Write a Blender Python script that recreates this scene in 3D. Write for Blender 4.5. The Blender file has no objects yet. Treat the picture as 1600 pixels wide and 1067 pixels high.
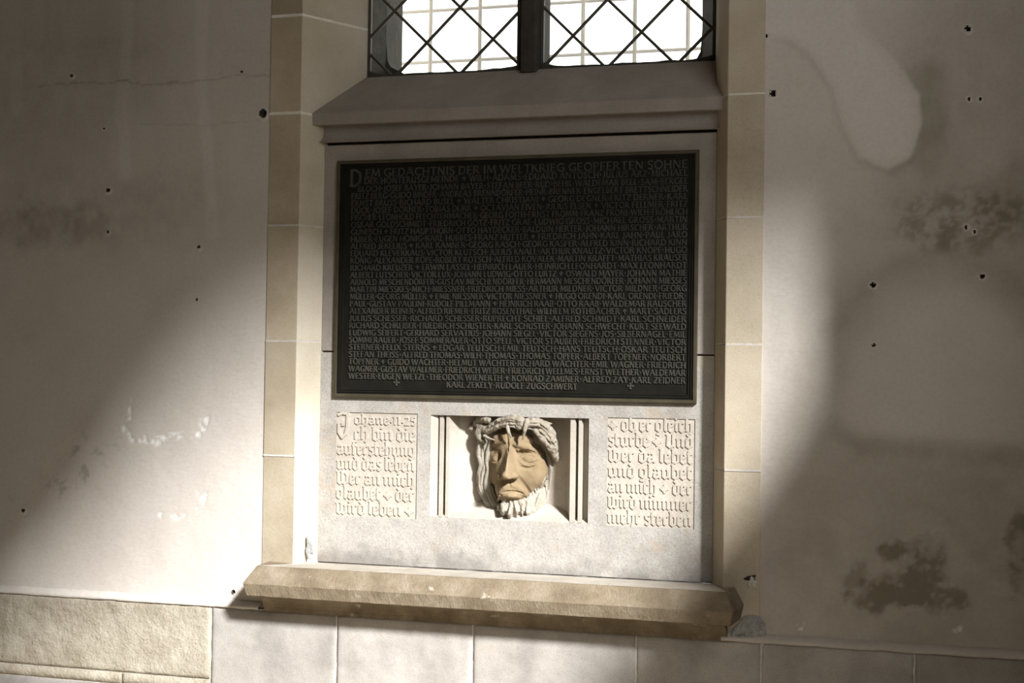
import bpy, bmesh, math, random
import numpy as np
from mathutils import Vector, Matrix
random.seed(7); np.random.seed(7)
C = bpy.context.scene.collection
SC = bpy.context.scene

# ------------------------------------------------------------------ camera
FPX = 2222.0
CAM = np.array([0.0, -5.555, 1.65])
YAW, PIT, ROL = math.radians(16.337), math.radians(1.39), math.radians(0.8168)
def _axes():
    cy, sy, cp, sp = math.cos(YAW), math.sin(YAW), math.cos(PIT), math.sin(PIT)
    f = np.array([-sy*cp, cy*cp, sp]); r = np.array([cy, sy, 0.0]); u = np.cross(r, f)
    c, s = math.cos(ROL), math.sin(ROL)
    return c*r+s*u, -s*r+c*u, f
AR, AU, AF = _axes()
def P(px, py, Y=0.0):
    """the point of the plane at depth Y seen at photograph pixel (px, py)"""
    d = FPX*AF + AR*(px-800.0) + AU*(533.5-py)
    return CAM + d*((Y-CAM[1])/d[1])
def PX(X, Y, Z):
    d = np.stack([np.asarray(X)-CAM[0], np.asarray(Y)-CAM[1], np.asarray(Z)-CAM[2]], -1)
    w = d@AF
    return 800+FPX*(d@AR)/w, 533.5-FPX*(d@AU)/w
cd = bpy.data.cameras.new('camera'); cam = bpy.data.objects.new('camera', cd); C.objects.link(cam)
cd.sensor_width = 36.0; cd.lens = FPX/1600*36.0; cd.clip_start = 0.05
M = Matrix.Identity(4)
for i in range(3):
    M[i][0], M[i][1], M[i][2], M[i][3] = AR[i], AU[i], -AF[i], CAM[i]
cam.matrix_world = M
SC.camera = cam

# ------------------------------------------------------------------ world, sun, exposure
SUN_DIR = np.array([-1.02, 1.0, -0.86])
w = bpy.data.worlds.new('sky'); SC.world = w; w.use_nodes = True
bg = w.node_tree.nodes['Background']; bg.inputs[0].default_value = (1.0, 1.0, 0.985, 1); bg.inputs[1].default_value = 3.0
sd = bpy.data.lights.new('sun', 'SUN'); so = bpy.data.objects.new('sun', sd); C.objects.link(so)
sd.energy = 11.2; sd.angle = math.radians(5.2); sd.color = (1.0, 0.995, 0.99)
so.rotation_euler = Vector(SUN_DIR).to_track_quat('-Z', 'Y').to_euler(); so.location = (7, -7, 5)
SC.view_settings.view_transform = 'Standard'; SC.view_settings.look = 'None'
SC.view_settings.gamma = 1.0; SC.view_settings.use_curve_mapping = False
SC.view_settings.exposure = 0.0

# ------------------------------------------------------------------ helpers
def link(name, verts, faces, mat, parent=None, smooth=False, **kw):
    me = bpy.data.meshes.new(name)
    off = np.array(parent['_o']) if parent is not None and '_o' in parent else np.zeros(3)
    v = np.asarray(verts, float).reshape(-1, 3)-off
    me.from_pydata(v.tolist(), [], [list(map(int, f)) for f in faces]); me.update()
    if smooth: me.polygons.foreach_set('use_smooth', [True]*len(me.polygons))
    o = bpy.data.objects.new(name, me); C.objects.link(o)
    if mat: me.materials.append(mat)
    if parent is not None:
        o.parent = parent
        o['_o'] = [float(x) for x in off]
    for k, x in kw.items(): o[k] = x
    return o
def thing(name, loc, **kw):
    o = bpy.data.objects.new(name, None); C.objects.link(o)
    o.location = [float(x) for x in loc]; o['_o'] = [float(x) for x in loc]
    for k, x in kw.items(): o[k] = x
    return o
class MB:
    def __init__(s): s.v = []; s.f = []
    def add(s, v, f):
        n = len(s.v); s.v += [tuple(map(float, p)) for p in v]; s.f += [[i+n for i in q] for q in f]
    def box(s, a, b):
        x0, y0, z0 = a; x1, y1, z1 = b
        s.add([(x0,y0,z0),(x1,y0,z0),(x1,y1,z0),(x0,y1,z0),(x0,y0,z1),(x1,y0,z1),(x1,y1,z1),(x0,y1,z1)],
              [(0,3,2,1),(4,5,6,7),(0,1,5,4),(1,2,6,5),(2,3,7,6),(3,0,4,7)])
    def bar(s, a, b, r, n=6):
        a, b = np.array(a, float), np.array(b, float); d = b-a; d /= np.linalg.norm(d)
        h = np.array([0,0,1.0]) if abs(d[2]) < .9 else np.array([1.0,0,0])
        u = np.cross(d, h); u /= np.linalg.norm(u); v = np.cross(d, u)
        ring = [math.cos(2*math.pi*k/n)*u*r+math.sin(2*math.pi*k/n)*v*r for k in range(n)]
        s.add([a+q for q in ring]+[b+q for q in ring],
              [(k, (k+1) % n, n+(k+1) % n, n+k) for k in range(n)]+[tuple(range(n))[::-1], tuple(range(n, 2*n))])
    def prism(s, poly, z0, z1):
        """plan polygon (x,y) counter-clockwise from z0 to z1"""
        n = len(poly)
        s.add([(x,y,z0) for x,y in poly]+[(x,y,z1) for x,y in poly],
              [(k,(k+1)%n,n+(k+1)%n,n+k) for k in range(n)]+[tuple(range(n))[::-1], tuple(range(n,2*n))])
    def obj(s, name, mat, parent=None, bevel=0, seg=1, smooth=False, **kw):
        o = link(name, s.v, s.f, mat, parent, smooth, **kw)
        bm = bmesh.new(); bm.from_mesh(o.data)
        bmesh.ops.recalc_face_normals(bm, faces=bm.faces)
        if bevel: bmesh.ops.bevel(bm, geom=list(bm.edges), offset=bevel, segments=seg, affect='EDGES', clamp_overlap=True)
        bm.to_mesh(o.data); bm.free()
        return o
def fbm(x, z, scale, octv=4, seed=0):
    """value-noise fbm in about -1..1 (numpy)"""
    x = np.asarray(x, float)/scale; z = np.asarray(z, float)/scale
    out = np.zeros(np.broadcast(x, z).shape); amp = 1.0; tot = 0
    for o in range(octv):
        rs = np.random.RandomState(seed*17+o); T = rs.rand(256, 256)*2-1
        xi = np.floor(x).astype(int); zi = np.floor(z).astype(int); fx = x-xi; fz = z-zi
        fx = fx*fx*(3-2*fx); fz = fz*fz*(3-2*fz)
        a = T[xi % 256, zi % 256]; b = T[(xi+1) % 256, zi % 256]; c = T[xi % 256, (zi+1) % 256]; d = T[(xi+1) % 256, (zi+1) % 256]
        out += amp*((a*(1-fx)+b*fx)*(1-fz)+(c*(1-fx)+d*fx)*fz); tot += amp; amp *= .5; x = x*2.03+7.1; z = z*2.03+3.7
    return out/tot
def sst(a, b, x):
    t = np.clip((x-a)/(b-a), 0, 1); return t*t*(3-2*t)

# ------------------------------------------------------------------ materials
def base_mat(name):
    m = bpy.data.materials.new(name); m.use_nodes = True
    nt = m.node_tree; return m, nt, nt.nodes['Principled BSDF']
def N(nt, t, **kw):
    n = nt.nodes.new(t)
    for k, v in kw.items(): setattr(n, k, v)
    return n
def noise(nt, pos, scale, detail=4, rough=.55, stretch=None):
    n = N(nt, 'ShaderNodeTexNoise'); n.inputs['Scale'].default_value = scale; n.inputs['Detail'].default_value = detail; n.inputs['Roughness'].default_value = rough
    if stretch:
        mp = N(nt, 'ShaderNodeMapping'); mp.inputs['Scale'].default_value = stretch
        nt.links.new(pos, mp.inputs['Vector']); pos = mp.outputs[0]
    nt.links.new(pos, n.inputs['Vector']); return n.outputs['Fac']
def ramp(nt, fac, stops):
    r = N(nt, 'ShaderNodeValToRGB'); e = r.color_ramp.elements
    e[0].position, e[0].color = stops[0][0], (*stops[0][1], 1); e[1].position, e[1].color = stops[-1][0], (*stops[-1][1], 1)
    for p, c in stops[1:-1]:
        q = e.new(p); q.color = (*c, 1)
    nt.links.new(fac, r.inputs[0]); return r.outputs[0]
def mixc(nt, fac, a, b, mode='MIX'):
    m = N(nt, 'ShaderNodeMix', data_type='RGBA', blend_type=mode)
    for s, v in ((0, fac), (6, a), (7, b)):
        if hasattr(v, 'node'): nt.links.new(v, m.inputs[s])
        elif isinstance(v, (int, float)): m.inputs[s].default_value = v
        else: m.inputs[s].default_value = (*v, 1)
    return m.outputs[2]
def mth(nt, op, a, b=None, clamp=False):
    m = N(nt, 'ShaderNodeMath', operation=op); m.use_clamp = clamp
    for s, v in ((0, a), (1, b)):
        if v is None: continue
        if hasattr(v, 'node'): nt.links.new(v, m.inputs[s])
        else: m.inputs[s].default_value = v
    return m.outputs[0]
def attr(nt, name):
    a = N(nt, 'ShaderNodeAttribute', attribute_name=name); return a.outputs['Fac']
def bump(nt, bs, fac, dist, strength=1.0, prev=None):
    b = N(nt, 'ShaderNodeBump'); b.inputs['Distance'].default_value = dist; b.inputs['Strength'].default_value = strength
    nt.links.new(fac, b.inputs['Height'])
    if prev: nt.links.new(prev, b.inputs['Normal'])
    nt.links.new(b.outputs[0], bs.inputs['Normal']); return b.outputs[0]
def stone(name, c1, c2, c3=None, scale=6, speck=120, rough=.9, bd=.0015, tooth=None, rnd=.0, stain=None, fine=.5, dirt=None):
    m, nt, bs = base_mat(name)
    pos = N(nt, 'ShaderNodeNewGeometry').outputs['Position']
    n1 = noise(nt, pos, scale, 5, .6)
    stops = [(.32, c1), (.68, c2)] if c3 is None else [(.3, c1), (.5, c2), (.7, c3)]
    col = ramp(nt, n1, stops)
    sp = noise(nt, pos, speck, 3, .7)
    col = mixc(nt, fine, col, ramp(nt, sp, [(.3, (.62,.60,.58)), (.5, (1,1,1)), (.75, (1.12,1.1,1.08))]), 'MULTIPLY')
    if stain:
        sc_, colr, lo, hi = stain
        s = noise(nt, pos, sc_, 6, .65)
        col = mixc(nt, ramp(nt, s, [(lo, (0,0,0)), (hi, (1,1,1))]), col, colr)
    if dirt:                                            # soot that settled above the ledge, in blotches
        z0, z1, colr = dirt
        sx = N(nt, 'ShaderNodeSeparateXYZ'); nt.links.new(pos, sx.inputs[0])
        mr = N(nt, 'ShaderNodeMapRange'); nt.links.new(sx.outputs[2], mr.inputs[0])
        mr.inputs[1].default_value = z0; mr.inputs[2].default_value = z1; mr.inputs[3].default_value = .30; mr.inputs[4].default_value = -.25
        q = mth(nt, 'ADD', noise(nt, pos, 6.5, 6, .6), mr.outputs[0])
        col = mixc(nt, ramp(nt, q, [(.50, (0,0,0)), (.72, (.75,.75,.75))]), col, colr)
    if rnd:
        oi = N(nt, 'ShaderNodeObjectInfo').outputs['Random']
        col = mixc(nt, 1.0, col, ramp(nt, oi, [(0, (1-rnd,)*3), (1, (1+rnd*.4,)*3)]), 'MULTIPLY')
    nt.links.new(col, bs.inputs['Base Color']); bs.inputs['Roughness'].default_value = rough
    bs.inputs['Specular IOR Level'].default_value = .2
    b = bump(nt, bs, noise(nt, pos, speck*.8, 4, .7), bd)
    b = bump(nt, bs, noise(nt, pos, scale*3, 4, .6), bd*2.5, 1.0, b)
    if tooth: bump(nt, bs, noise(nt, pos, tooth[1], 3, .6, tooth[0]), tooth[2], 1.0, b)
    return m
M_SLAB = stone('grey_limestone', (.29,.27,.245), (.36,.34,.31), (.405,.385,.35), 7, 150, fine=.75, stain=(5, (.36,.28,.18), .56, .80), dirt=(.80, .98, (.17,.155,.14)))
M_SLABD = stone('grey_pink_limestone', (.25,.225,.20), (.32,.285,.255), None, 6, 150, bd=.001)
M_CARVE = stone('carved_limestone', (.37,.335,.28), (.46,.42,.36), None, 9, 170, bd=.0008, fine=.35)
M_HAIR = stone('shaded_carved_limestone', (.24,.215,.175), (.33,.30,.25), None, 14, 150, bd=.0012)  # darker than the other carving: shade on the locks is put into the colour
M_CROWN = stone('tan_carved_limestone', (.225,.195,.15), (.33,.295,.24), None, 22, 110, bd=.002)
M_BEARD = stone('pale_carved_limestone', (.30,.27,.22), (.39,.355,.30), None, 14, 150, bd=.0008)
M_FACE = stone('ochre_worn_limestone', (.19,.138,.078), (.265,.20,.122), None, 10, 180, bd=.0005, fine=.25)
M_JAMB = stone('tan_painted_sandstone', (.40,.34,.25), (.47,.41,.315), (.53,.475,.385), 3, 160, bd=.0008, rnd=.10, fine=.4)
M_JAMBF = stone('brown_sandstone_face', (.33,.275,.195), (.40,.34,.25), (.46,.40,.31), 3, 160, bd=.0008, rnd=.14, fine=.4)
M_REVEAL = stone('pale_reveal_stone', (.43,.38,.295), (.50,.45,.36), (.56,.51,.43), 3, 160, bd=.0008, rnd=.06, fine=.35)
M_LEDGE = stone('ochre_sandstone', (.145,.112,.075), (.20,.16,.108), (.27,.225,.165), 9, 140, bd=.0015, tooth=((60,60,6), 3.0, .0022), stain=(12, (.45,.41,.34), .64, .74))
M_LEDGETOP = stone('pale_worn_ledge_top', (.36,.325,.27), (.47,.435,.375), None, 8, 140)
M_BLOCK = stone('grey_ashlar', (.25,.232,.212), (.33,.31,.285), (.40,.378,.35), 5, 150, rnd=.30, stain=(5, (.30,.25,.18), .60, .8), bd=.0008)
M_BLOCKY = stone('yellow_ashlar', (.28,.245,.185), (.35,.315,.25), (.41,.38,.31), 7, 110, rnd=.06, bd=.004)
M_MORTAR = stone('pale_mortar', (.48,.45,.41), (.58,.55,.50), None, 20, 160)
M_LIME = stone('white_lime_joint', (.64,.61,.56), (.74,.71,.66), None, 20, 160)
M_GREYMORTAR = stone('grey_rough_mortar', (.36,.36,.345), (.56,.56,.54), None, 40, 120, bd=.006)
M_HOLE = stone('hole_and_joint_shade', (.03,.026,.022), (.06,.05,.04), None, 30, 100)  # near black: shade deep in pits and open joints is put into the colour
M_CHIP = stone('white_gypsum_chip', (.66,.64,.60), (.76,.74,.70), None, 40, 120, bd=.003)
M_FLOOR = stone('worn_floor_stone', (.36,.30,.22), (.46,.39,.29), None, 3, 60)
M_ROOM = stone('limewashed_masonry', (.42,.36,.28), (.50,.44,.35), None, 1.2, 40)
M_DARKW = stone('dark_blocker', (.10,.07,.045), (.16,.11,.07), None, 4, 60)
M_OUT = stone('backlit_outer_stone', (.035,.033,.028), (.065,.06,.05), None, 12, 120)  # near black: the backlit shade of the window stone is put into the colour

# plaster with water stains and a paler dome area (shapes live in vertex attributes)
m, nt, bs = base_mat('stained_plaster'); M_PLASTER = m
pos = N(nt, 'ShaderNodeNewGeometry').outputs['Position']
col = ramp(nt, noise(nt, pos, 2.2, 6, .6), [(.3, (.485,.445,.40)), (.5, (.525,.485,.44)), (.72, (.56,.525,.48))])
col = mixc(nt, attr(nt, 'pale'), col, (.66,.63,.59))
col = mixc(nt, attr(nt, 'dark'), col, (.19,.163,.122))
col = mixc(nt, attr(nt, 'chip'), col, (.74,.73,.70))
col = mixc(nt, .35, col, ramp(nt, noise(nt, pos, 60, 5, .7), [(.3, (.75,.74,.72)), (.55, (1,1,1)), (.8, (1.08,1.08,1.08))]), 'MULTIPLY')
nt.links.new(col, bs.inputs['Base Color']); bs.inputs['Roughness'].default_value = .92; bs.inputs['Specular IOR Level'].default_value = .15
b = bump(nt, bs, noise(nt, pos, 25, 5, .6, (1, 1, 3.0)), .0011)
bump(nt, bs, noise(nt, pos, 140, 3, .6), .0004, 1.0, b)

# bronze
def bronze(name, c1, c2, rough, spec):
    m, nt, bs = base_mat(name)
    pos = N(nt, 'ShaderNodeNewGeometry').outputs['Position']
    nt.links.new(ramp(nt, noise(nt, pos, 14, 5, .6), [(.3, c1), (.7, c2)]), bs.inputs['Base Color'])
    bs.inputs['Roughness'].default_value = rough; bs.inputs['Metallic'].default_value = .35; bs.inputs['Specular IOR Level'].default_value = spec
    bump(nt, bs, noise(nt, pos, 180, 3, .6), .0006)
    return m
M_BRONZE = bronze('dark_patinated_bronze', (.013,.013,.010), (.022,.0215,.0175), .40, .25)
M_LETTER = bronze('worn_bronze_lettering', (.060,.057,.047), (.092,.088,.074), .45, .3)
M_RIM = bronze('brown_bronze_rim', (.06,.052,.030), (.10,.085,.055), .45, .4)

m, nt, bs = base_mat('lead_came'); M_LEAD = m
bs.inputs['Base Color'].default_value = (.055,.046,.034,1); bs.inputs['Roughness'].default_value = .6
bump(nt, bs, noise(nt, N(nt, 'ShaderNodeNewGeometry').outputs['Position'], 150, 3), .001)
m, nt, bs = base_mat('glare_paled_wire'); M_WIRE = m
nt.links.new(ramp(nt, noise(nt, N(nt, 'ShaderNodeNewGeometry').outputs['Position'], 30, 3), [(.3, (.78,.77,.76)), (.7, (.85,.84,.83))]), bs.inputs['Base Color'])  # near-white wire: the glare of the sky around it is put into the colour
bs.inputs['Roughness'].default_value = .7
# old window glass: clear with a surface reflection
m, nt, bs = base_mat('old_window_glass'); M_GLASS = m
nt.nodes.remove(bs); out = nt.nodes['Material Output']
tr = N(nt, 'ShaderNodeBsdfTransparent'); tr.inputs[0].default_value = (.96,.965,.95,1)
gl = N(nt, 'ShaderNodeBsdfGlossy'); gl.inputs['Roughness'].default_value = .08
fr = N(nt, 'ShaderNodeFresnel'); fr.inputs[0].default_value = 1.35
mx = N(nt, 'ShaderNodeMixShader'); nt.links.new(fr.outputs[0], mx.inputs[0]); nt.links.new(tr.outputs[0], mx.inputs[1]); nt.links.new(gl.outputs[0], mx.inputs[2])
nt.links.new(mx.outputs[0], out.inputs['Surface'])

# ------------------------------------------------------------------ key measures (metres)
YP = 0.105                      # front of the memorial slab
YB = YP+0.115                   # back of the relief niche
YW = 0.31                       # plane of the leaded window
YA = -0.020                     # front of the ashlar plinth
XJL0, XJL1 = P(421, 250, 0)[0], P(471, 250, 0)[0]       # left jamb face
XJR0, XJR1 = P(1135.5, 280, 0)[0], P(1194, 280, 0)[0]   # right jamb face
XWL, XWR = P(576, 90, YW)[0], P(1118, 90, YW)[0]        # window opening
def rvl(Y): return XJL1+(XWL-XJL1)*Y/YW                 # left reveal
XPR = P(1118.5, 400, YP)[0]
def rvr(Y):                                             # right reveal
    return XJR0+(XPR-XJR0)*Y/YP if Y < YP else XPR+(XWR-XPR)*(Y-YP)/(YW-YP)
ZPL = P(160, 934, 0)[2]                                 # top of the plinth
CEIL = 8.2; XW0, XW1 = -8.5, 6.0; YF = -5.8

# ------------------------------------------------------------------ room shell
b = MB(); b.box((XW0-.3, YF-.3, -.2), (XW1+.3, .8, 0)); b.obj('floor', M_FLOOR, kind='structure')
b = MB(); b.box((XW0-.3, YF-.3, CEIL), (XW1+.3, .8, CEIL+.2)); b.obj('ceiling', M_ROOM, kind='structure')
b = MB(); b.box((XW0-.3, YF-.3, 0), (XW0, .8, CEIL)); b.obj('wall_left', M_ROOM, kind='structure')
b = MB(); b.box((XW1, YF-.3, 0), (XW1+.3, .8, CEIL)); b.obj('wall_right', M_ROOM, kind='structure')
# unseen wall behind the camera; its opening is outlined to shape the sun patch
def sunback(px, py, Y):
    p = P(px, py, 0); t = Y/SUN_DIR[1]; q = p+SUN_DIR*t
    return q[0], q[2]
edge = [(1330,470),(1200,472),(800,495),(520,508),(432,522),(368,572),(300,690),(230,800),(150,900),(40,1000),(-50,1120),(-170,1330),(-330,1980),(1330,1980)]
hole = [sunback(x, y, YF) for x, y in edge]
hx = [p[0] for p in hole]; hz = [p[1] for p in hole]
ring = [(XW1, CEIL), (XW0, CEIL), (XW0, 0), (XW1, 0)]
bm = bmesh.new()
def loop(pts, Y):
    vs = [bm.verts.new((x, Y, z)) for x, z in pts]; return [bm.edges.new((vs[i], vs[(i+1) % len(vs)])) for i in range(len(vs))], vs
e1, v1 = loop(ring, YF); e2, v2 = loop(hole, YF)
bmesh.ops.triangle_fill(bm, edges=e1+e2, use_beauty=True)
v3 = [bm.verts.new((x, YF-.06, z)) for x, z in hole]
for i in range(len(v2)): bm.faces.new((v2[i], v2[(i+1) % len(v2)], v3[(i+1) % len(v2)], v3[i]))
me = bpy.data.meshes.new('wall_front'); bm.to_mesh(me); bm.free(); me.materials.append(M_ROOM)
o = bpy.data.objects.new('wall_front', me); C.objects.link(o); o['kind'] = 'structure'
pl = bpy.data.lights.new('added_fill', 'AREA'); pl.shape = 'RECTANGLE'; pl.size = max(hx)-min(hx); pl.size_y = max(hz)-min(hz)
pl.energy = 62; pl.color = (1.0, .975, .93)  # area lamp added at the opening to lift the ambient light
po = bpy.data.objects.new('added_fill', pl); C.objects.link(po)
po.location = ((max(hx)+min(hx))/2, YF+.01, (max(hz)+min(hz))/2); po.rotation_euler = (math.radians(90), 0, 0)
# unseen box and sloped slab, added to cut the sunbeam on the right
YPI = -1.15
xr = sunback(1243, 560, YPI-.25)[0]
b = MB(); b.box((xr, YPI-.25, 0), (xr+1.5, YPI+.25, CEIL)); b.obj('sun_blocker_box', M_ROOM, bevel=.02, kind='structure')
YPA = -2.3
sl = [sunback(x, y, YPA) for x, y in ((1256, 600), (1190, 728), (1085, 858), (985, 975), (900, 1110))]
poly = [(sl[0][0]+.5, 0), (sl[0][0]+.5, sl[0][1])]+sl+[(sl[-1][0], 0)]
b = MB(); n = len(poly)
b.add([(x, YPA-.06, z) for x, z in poly]+[(x, YPA+.06, z) for x, z in poly],
      [tuple(range(n)), tuple(range(n, 2*n))[::-1]]+[(k, n+k, n+(k+1) % n, (k+1) % n) for k in range(n)])
b.obj('sun_blocker_slope', M_DARKW, kind='structure')

# ------------------------------------------------------------------ plaster wall
def seg_d(px, py, pts):
    d = np.full(px.shape, 1e9)
    for (x0, y0), (x1, y1) in zip(pts[:-1], pts[1:]):
        dx, dy = x1-x0, y1-y0; t = np.clip(((px-x0)*dx+(py-y0)*dy)/(dx*dx+dy*dy), 0, 1)
        d = np.minimum(d, np.hypot(px-x0-t*dx, py-y0-t*dy))
    return d
def in_poly(px, py, pts):
    c = np.zeros(px.shape, bool); n = len(pts)
    for i in range(n):
        x0, y0 = pts[i]; x1, y1 = pts[(i+1) % n]
        hit = ((y0 > py) != (y1 > py)) & (px < (x1-x0)*(py-y0)/((y1-y0) or 1e-9)+x0); c ^= hit
    return c
def sd_poly(px, py, pts):
    d = seg_d(px, py, pts+[pts[0]]); return np.where(in_poly(px, py, pts), -d, d)
HOLES = [(411,177,7,.95),(112,118,3.5,.5),(378,112,2.5,.5),(163,201,2,.5),(169,297,4,.7),(169,362,3,.4),(311,386,3.2,.6),(308,468,2.3,.6),(37,797,3.5,.8),(365,925,4,.8),
         (1198,57,3.2,.9),(1207.5,146,5,1),(1512,45,5,.9),(1515,155,2.6,.8),(1531,155,2.6,.8),(1364,445,4.5,.9),(1365,539,2.8,.8),(1535,431,4,.9),(1510,355,3,.8),(1522,362,2.6,.8)]
def plaster_fields(X, Z):
    px, py = PX(X, 0*X, Z)
    wx = px+14*fbm(X, Z, .12, 4, 3)+5*fbm(X, Z, .03, 3, 13); wy = py+14*fbm(X, Z, .12, 4, 4)+5*fbm(X, Z, .03, 3, 14)
    n1 = fbm(X, Z, .25, 5, 5); n2 = fbm(X, Z, .06, 4, 6); n3 = fbm(X, Z, .02, 3, 8)
    pale = np.zeros(X.shape); dark = np.zeros(X.shape); chip = np.zeros(X.shape); h = np.zeros(X.shape)
    L = px < 800
    sx = px+5*fbm(X, Z, .12, 3, 9)
    for pts, wd, a in (([(200,45),(193,130),(188,185),(197,212),(195,272)], 9, .42), ([(318,-40),(314,120),(322,240),(331,365)], 9, .36),
                       ([(24,95),(26,175)], 9, .26), ([(368,120),(372,300)], 9, .07)):
        pale += a*(1-sst(wd*.5, wd*1.5, seg_d(sx, py, pts)))
    dk = lambda d, e0, e1: 1-sst(e0, e1, d)
    # left: broad damp brown clouding high up
    dark += .34*dk(np.hypot((wx-60)/260, (wy-110)/190), .4, 1.2)
    dark += .20*dk(np.hypot((wx-150)/330, (wy-330)/90), .3, 1.1)*(1+.6*n2)
    dark += .22*dk(np.hypot((wx-60)/170, (wy-350)/45), .5, 1.1)*(1+.8*n2)
    dark += .12*dk(np.hypot((wx-230)/300, (wy-20)/160), .3, 1.2)
    dark += .30*dk(seg_d(px, py+1.5*n2*4, [(60,134),(180,128),(250,132),(320,124),(385,116),(420,122)]), .6, 1.8)
    dark += .18*dk(seg_d(px, py+1.5*n2*4, [(220,192),(330,196),(415,188)]), .6, 1.6)
    s = sst(.15, .5, n2+.5*n3)
    dark += .40*s*dk(np.hypot((wx-115)/60, (wy-735)/70), .4, 1.0)+.30*s*dk(np.hypot((wx-40)/50, (wy-775)/14), .4, 1)+.3*s*dk(np.hypot((wx-165)/35, (wy-705)/14), .4, 1)
    dark += .12*s*dk(np.hypot((wx-20)/60, (wy-510)/40), .4, 1)
    for pts in ([(195,668),(225,683),(255,682),(283,674)], [(300,672),(310,668),(318,655)], [(255,806),(270,812),(290,801)], [(305,790),(310,765)], [(200,620),(208,650)]):
        q = dk(seg_d(wx, wy, pts), 3, 9)*sst(-.05, .3, n3+.4*n2); chip += .9*q; h += -.004*q
    # right: pale tongue with a darker tide line, damp olive field, pale dome
    tong = [(1180,-80),(1325,-60),(1348,40),(1395,95),(1432,150),(1436,195),(1418,245),(1385,263),(1345,246),(1318,200),(1303,140),(1268,88),(1235,62),(1180,58)]
    ux = px+5*fbm(X, Z, .15, 3, 21); uy = py+5*fbm(X, Z, .15, 3, 22)
    d = sd_poly(ux, uy, tong)
    pale += .38*dk(d, -14, 3)
    R = px > 1000
    tide = [(1205,52),(1240,66),(1268,92),(1303,142),(1318,200),(1346,250),(1388,268),(1420,250)]
    dark += .18*dk(np.abs(seg_d(ux, uy, tide)), 1, 14)*sst(-2, 4, d)
    right = sst(1300, 1460, px+.25*py-20+30*n1)*R
    dark += right*(.33+.12*n1)*sst(0, 8, d)
    dark += .30*dk(np.hypot((wx-1450)/45, (wy-170)/110), .4, 1.1)*sst(0, 8, d)
    sp = .25+.75*sst(-.4, .35, n2+1.0*n3)
    dark += .44*sp*dk(np.hypot((wx-1500)/140, (wy-345)/62), .5, 1.05)+.25*dk(np.hypot((wx-1600)/90, (wy-300)/70), .4, 1.1)
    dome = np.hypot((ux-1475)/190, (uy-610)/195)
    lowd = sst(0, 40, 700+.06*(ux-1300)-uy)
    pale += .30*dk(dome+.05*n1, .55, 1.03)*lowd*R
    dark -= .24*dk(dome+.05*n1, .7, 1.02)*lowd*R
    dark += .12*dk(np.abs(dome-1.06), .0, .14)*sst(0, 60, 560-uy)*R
    dark += .15*dk(seg_d(wx, wy, [(1300,668),(1350,690),(1450,706),(1620,715)]), 4, 26)*R
    for cx, cy, rx, ry, a in ((1410,915,62,34,.55),(1370,935,50,26,.5),(1400,860,30,14,.5),(1450,880,34,42,.55),(1335,900,22,30,.3),(1475,940,40,24,.45),(1595,860,26,70,.45)):
        dark += a*(.35+.65*sst(-.55, .2, n2+.6*n3))*dk(np.hypot((wx-cx)/rx, (wy-cy)/ry)+.35*n3, .6, 1.1)
    dark += .10*sst(640, 900, py)*R*(1+.5*n1)
    for pts in ([(1245,985),(1258,980)], [(1495,990),(1500,988)], [(1395,1012),(1425,1014)], [(1220,1008),(1240,1006)]):
        chip += .8*dk(seg_d(wx, wy, pts), 2, 7)*sst(-.1, .3, n3)
    for x, y, r, k in HOLES:
        q = np.hypot(px-x, py-y); chip += .55*dk(np.hypot(px-x-1, py-y-2)+2*n3, r*.9, r*1.7)*(r > 2.5)
    dark += .5*dk(np.hypot((wx-1537)/9, (wy-347)/6), .4, 1)
    h += .0030*fbm(X, Z, .5, 3, 31)+.0016*fbm(X, Z, .11, 4, 32)+.0006*n3
    h += .0015*dk(d, -6, 4)                                  # the tongue is a proud skin of newer limewash
    dark = np.clip(dark*(1+.25*n2), 0, .95); pale = np.clip(pale*(1+.25*n2), 0, .9)
    return pale, dark, np.clip(chip, 0, 1), h
def wall_grid(name, xs, zs, flip_edge, parent=None):
    X, Z = np.meshgrid(xs, zs, indexing='ij'); pale, dark, chip, h = plaster_fields(X, Z)
    edge = np.minimum(sst(0, .03, np.abs(X-flip_edge)), 1)
    Y = -h*edge
    px, py = PX(X, 0*X, Z)
    nx, nz = X.shape; idx = np.arange(nx*nz).reshape(nx, nz)
    f = np.stack([idx[:-1,:-1], idx[1:,:-1], idx[1:,1:], idx[:-1,1:]], -1).reshape(-1, 4)
    cx, cy = (px[:-1,:-1]+px[1:,1:])/2, (py[:-1,:-1]+py[1:,1:])/2
    keep = np.ones(cx.shape, bool)
    for x, y, r, k in HOLES: keep &= ~(np.hypot(cx-x, cy-y) < r*.95)
    f = f[keep.reshape(-1)]
    o = link(name, np.stack([X, Y, Z], -1).reshape(-1, 3), f, M_PLASTER, parent, smooth=True, kind='structure')
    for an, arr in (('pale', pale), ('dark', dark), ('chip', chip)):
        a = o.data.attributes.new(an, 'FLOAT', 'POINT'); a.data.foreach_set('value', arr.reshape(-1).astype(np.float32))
    return o
def axis(a, f0, f1, b, step):
    s = list(np.arange(f0, f1, step))+[f1]
    return np.array(([a, (a+f0)/2] if f0-a > .05 else [])+s+([(b+f1)/2, b] if b-f1 > .05 else []))
zs = axis(ZPL, ZPL, 3.15, CEIL, .008)
left_x = axis(XW0, -4.65, XJL0, XJL0, .008)
right_x = axis(XJR1, XJR1, .75, XW1, .008)
wall = wall_grid('wall_back', left_x, zs, XJL0)
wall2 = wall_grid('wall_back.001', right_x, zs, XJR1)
ZTOP = 3.75
b = MB(); b.box((XW0, .045, 0), (XJL0+.02, .42, CEIL)); b.obj('wall_back.003', M_ROOM, kind='structure')
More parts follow.
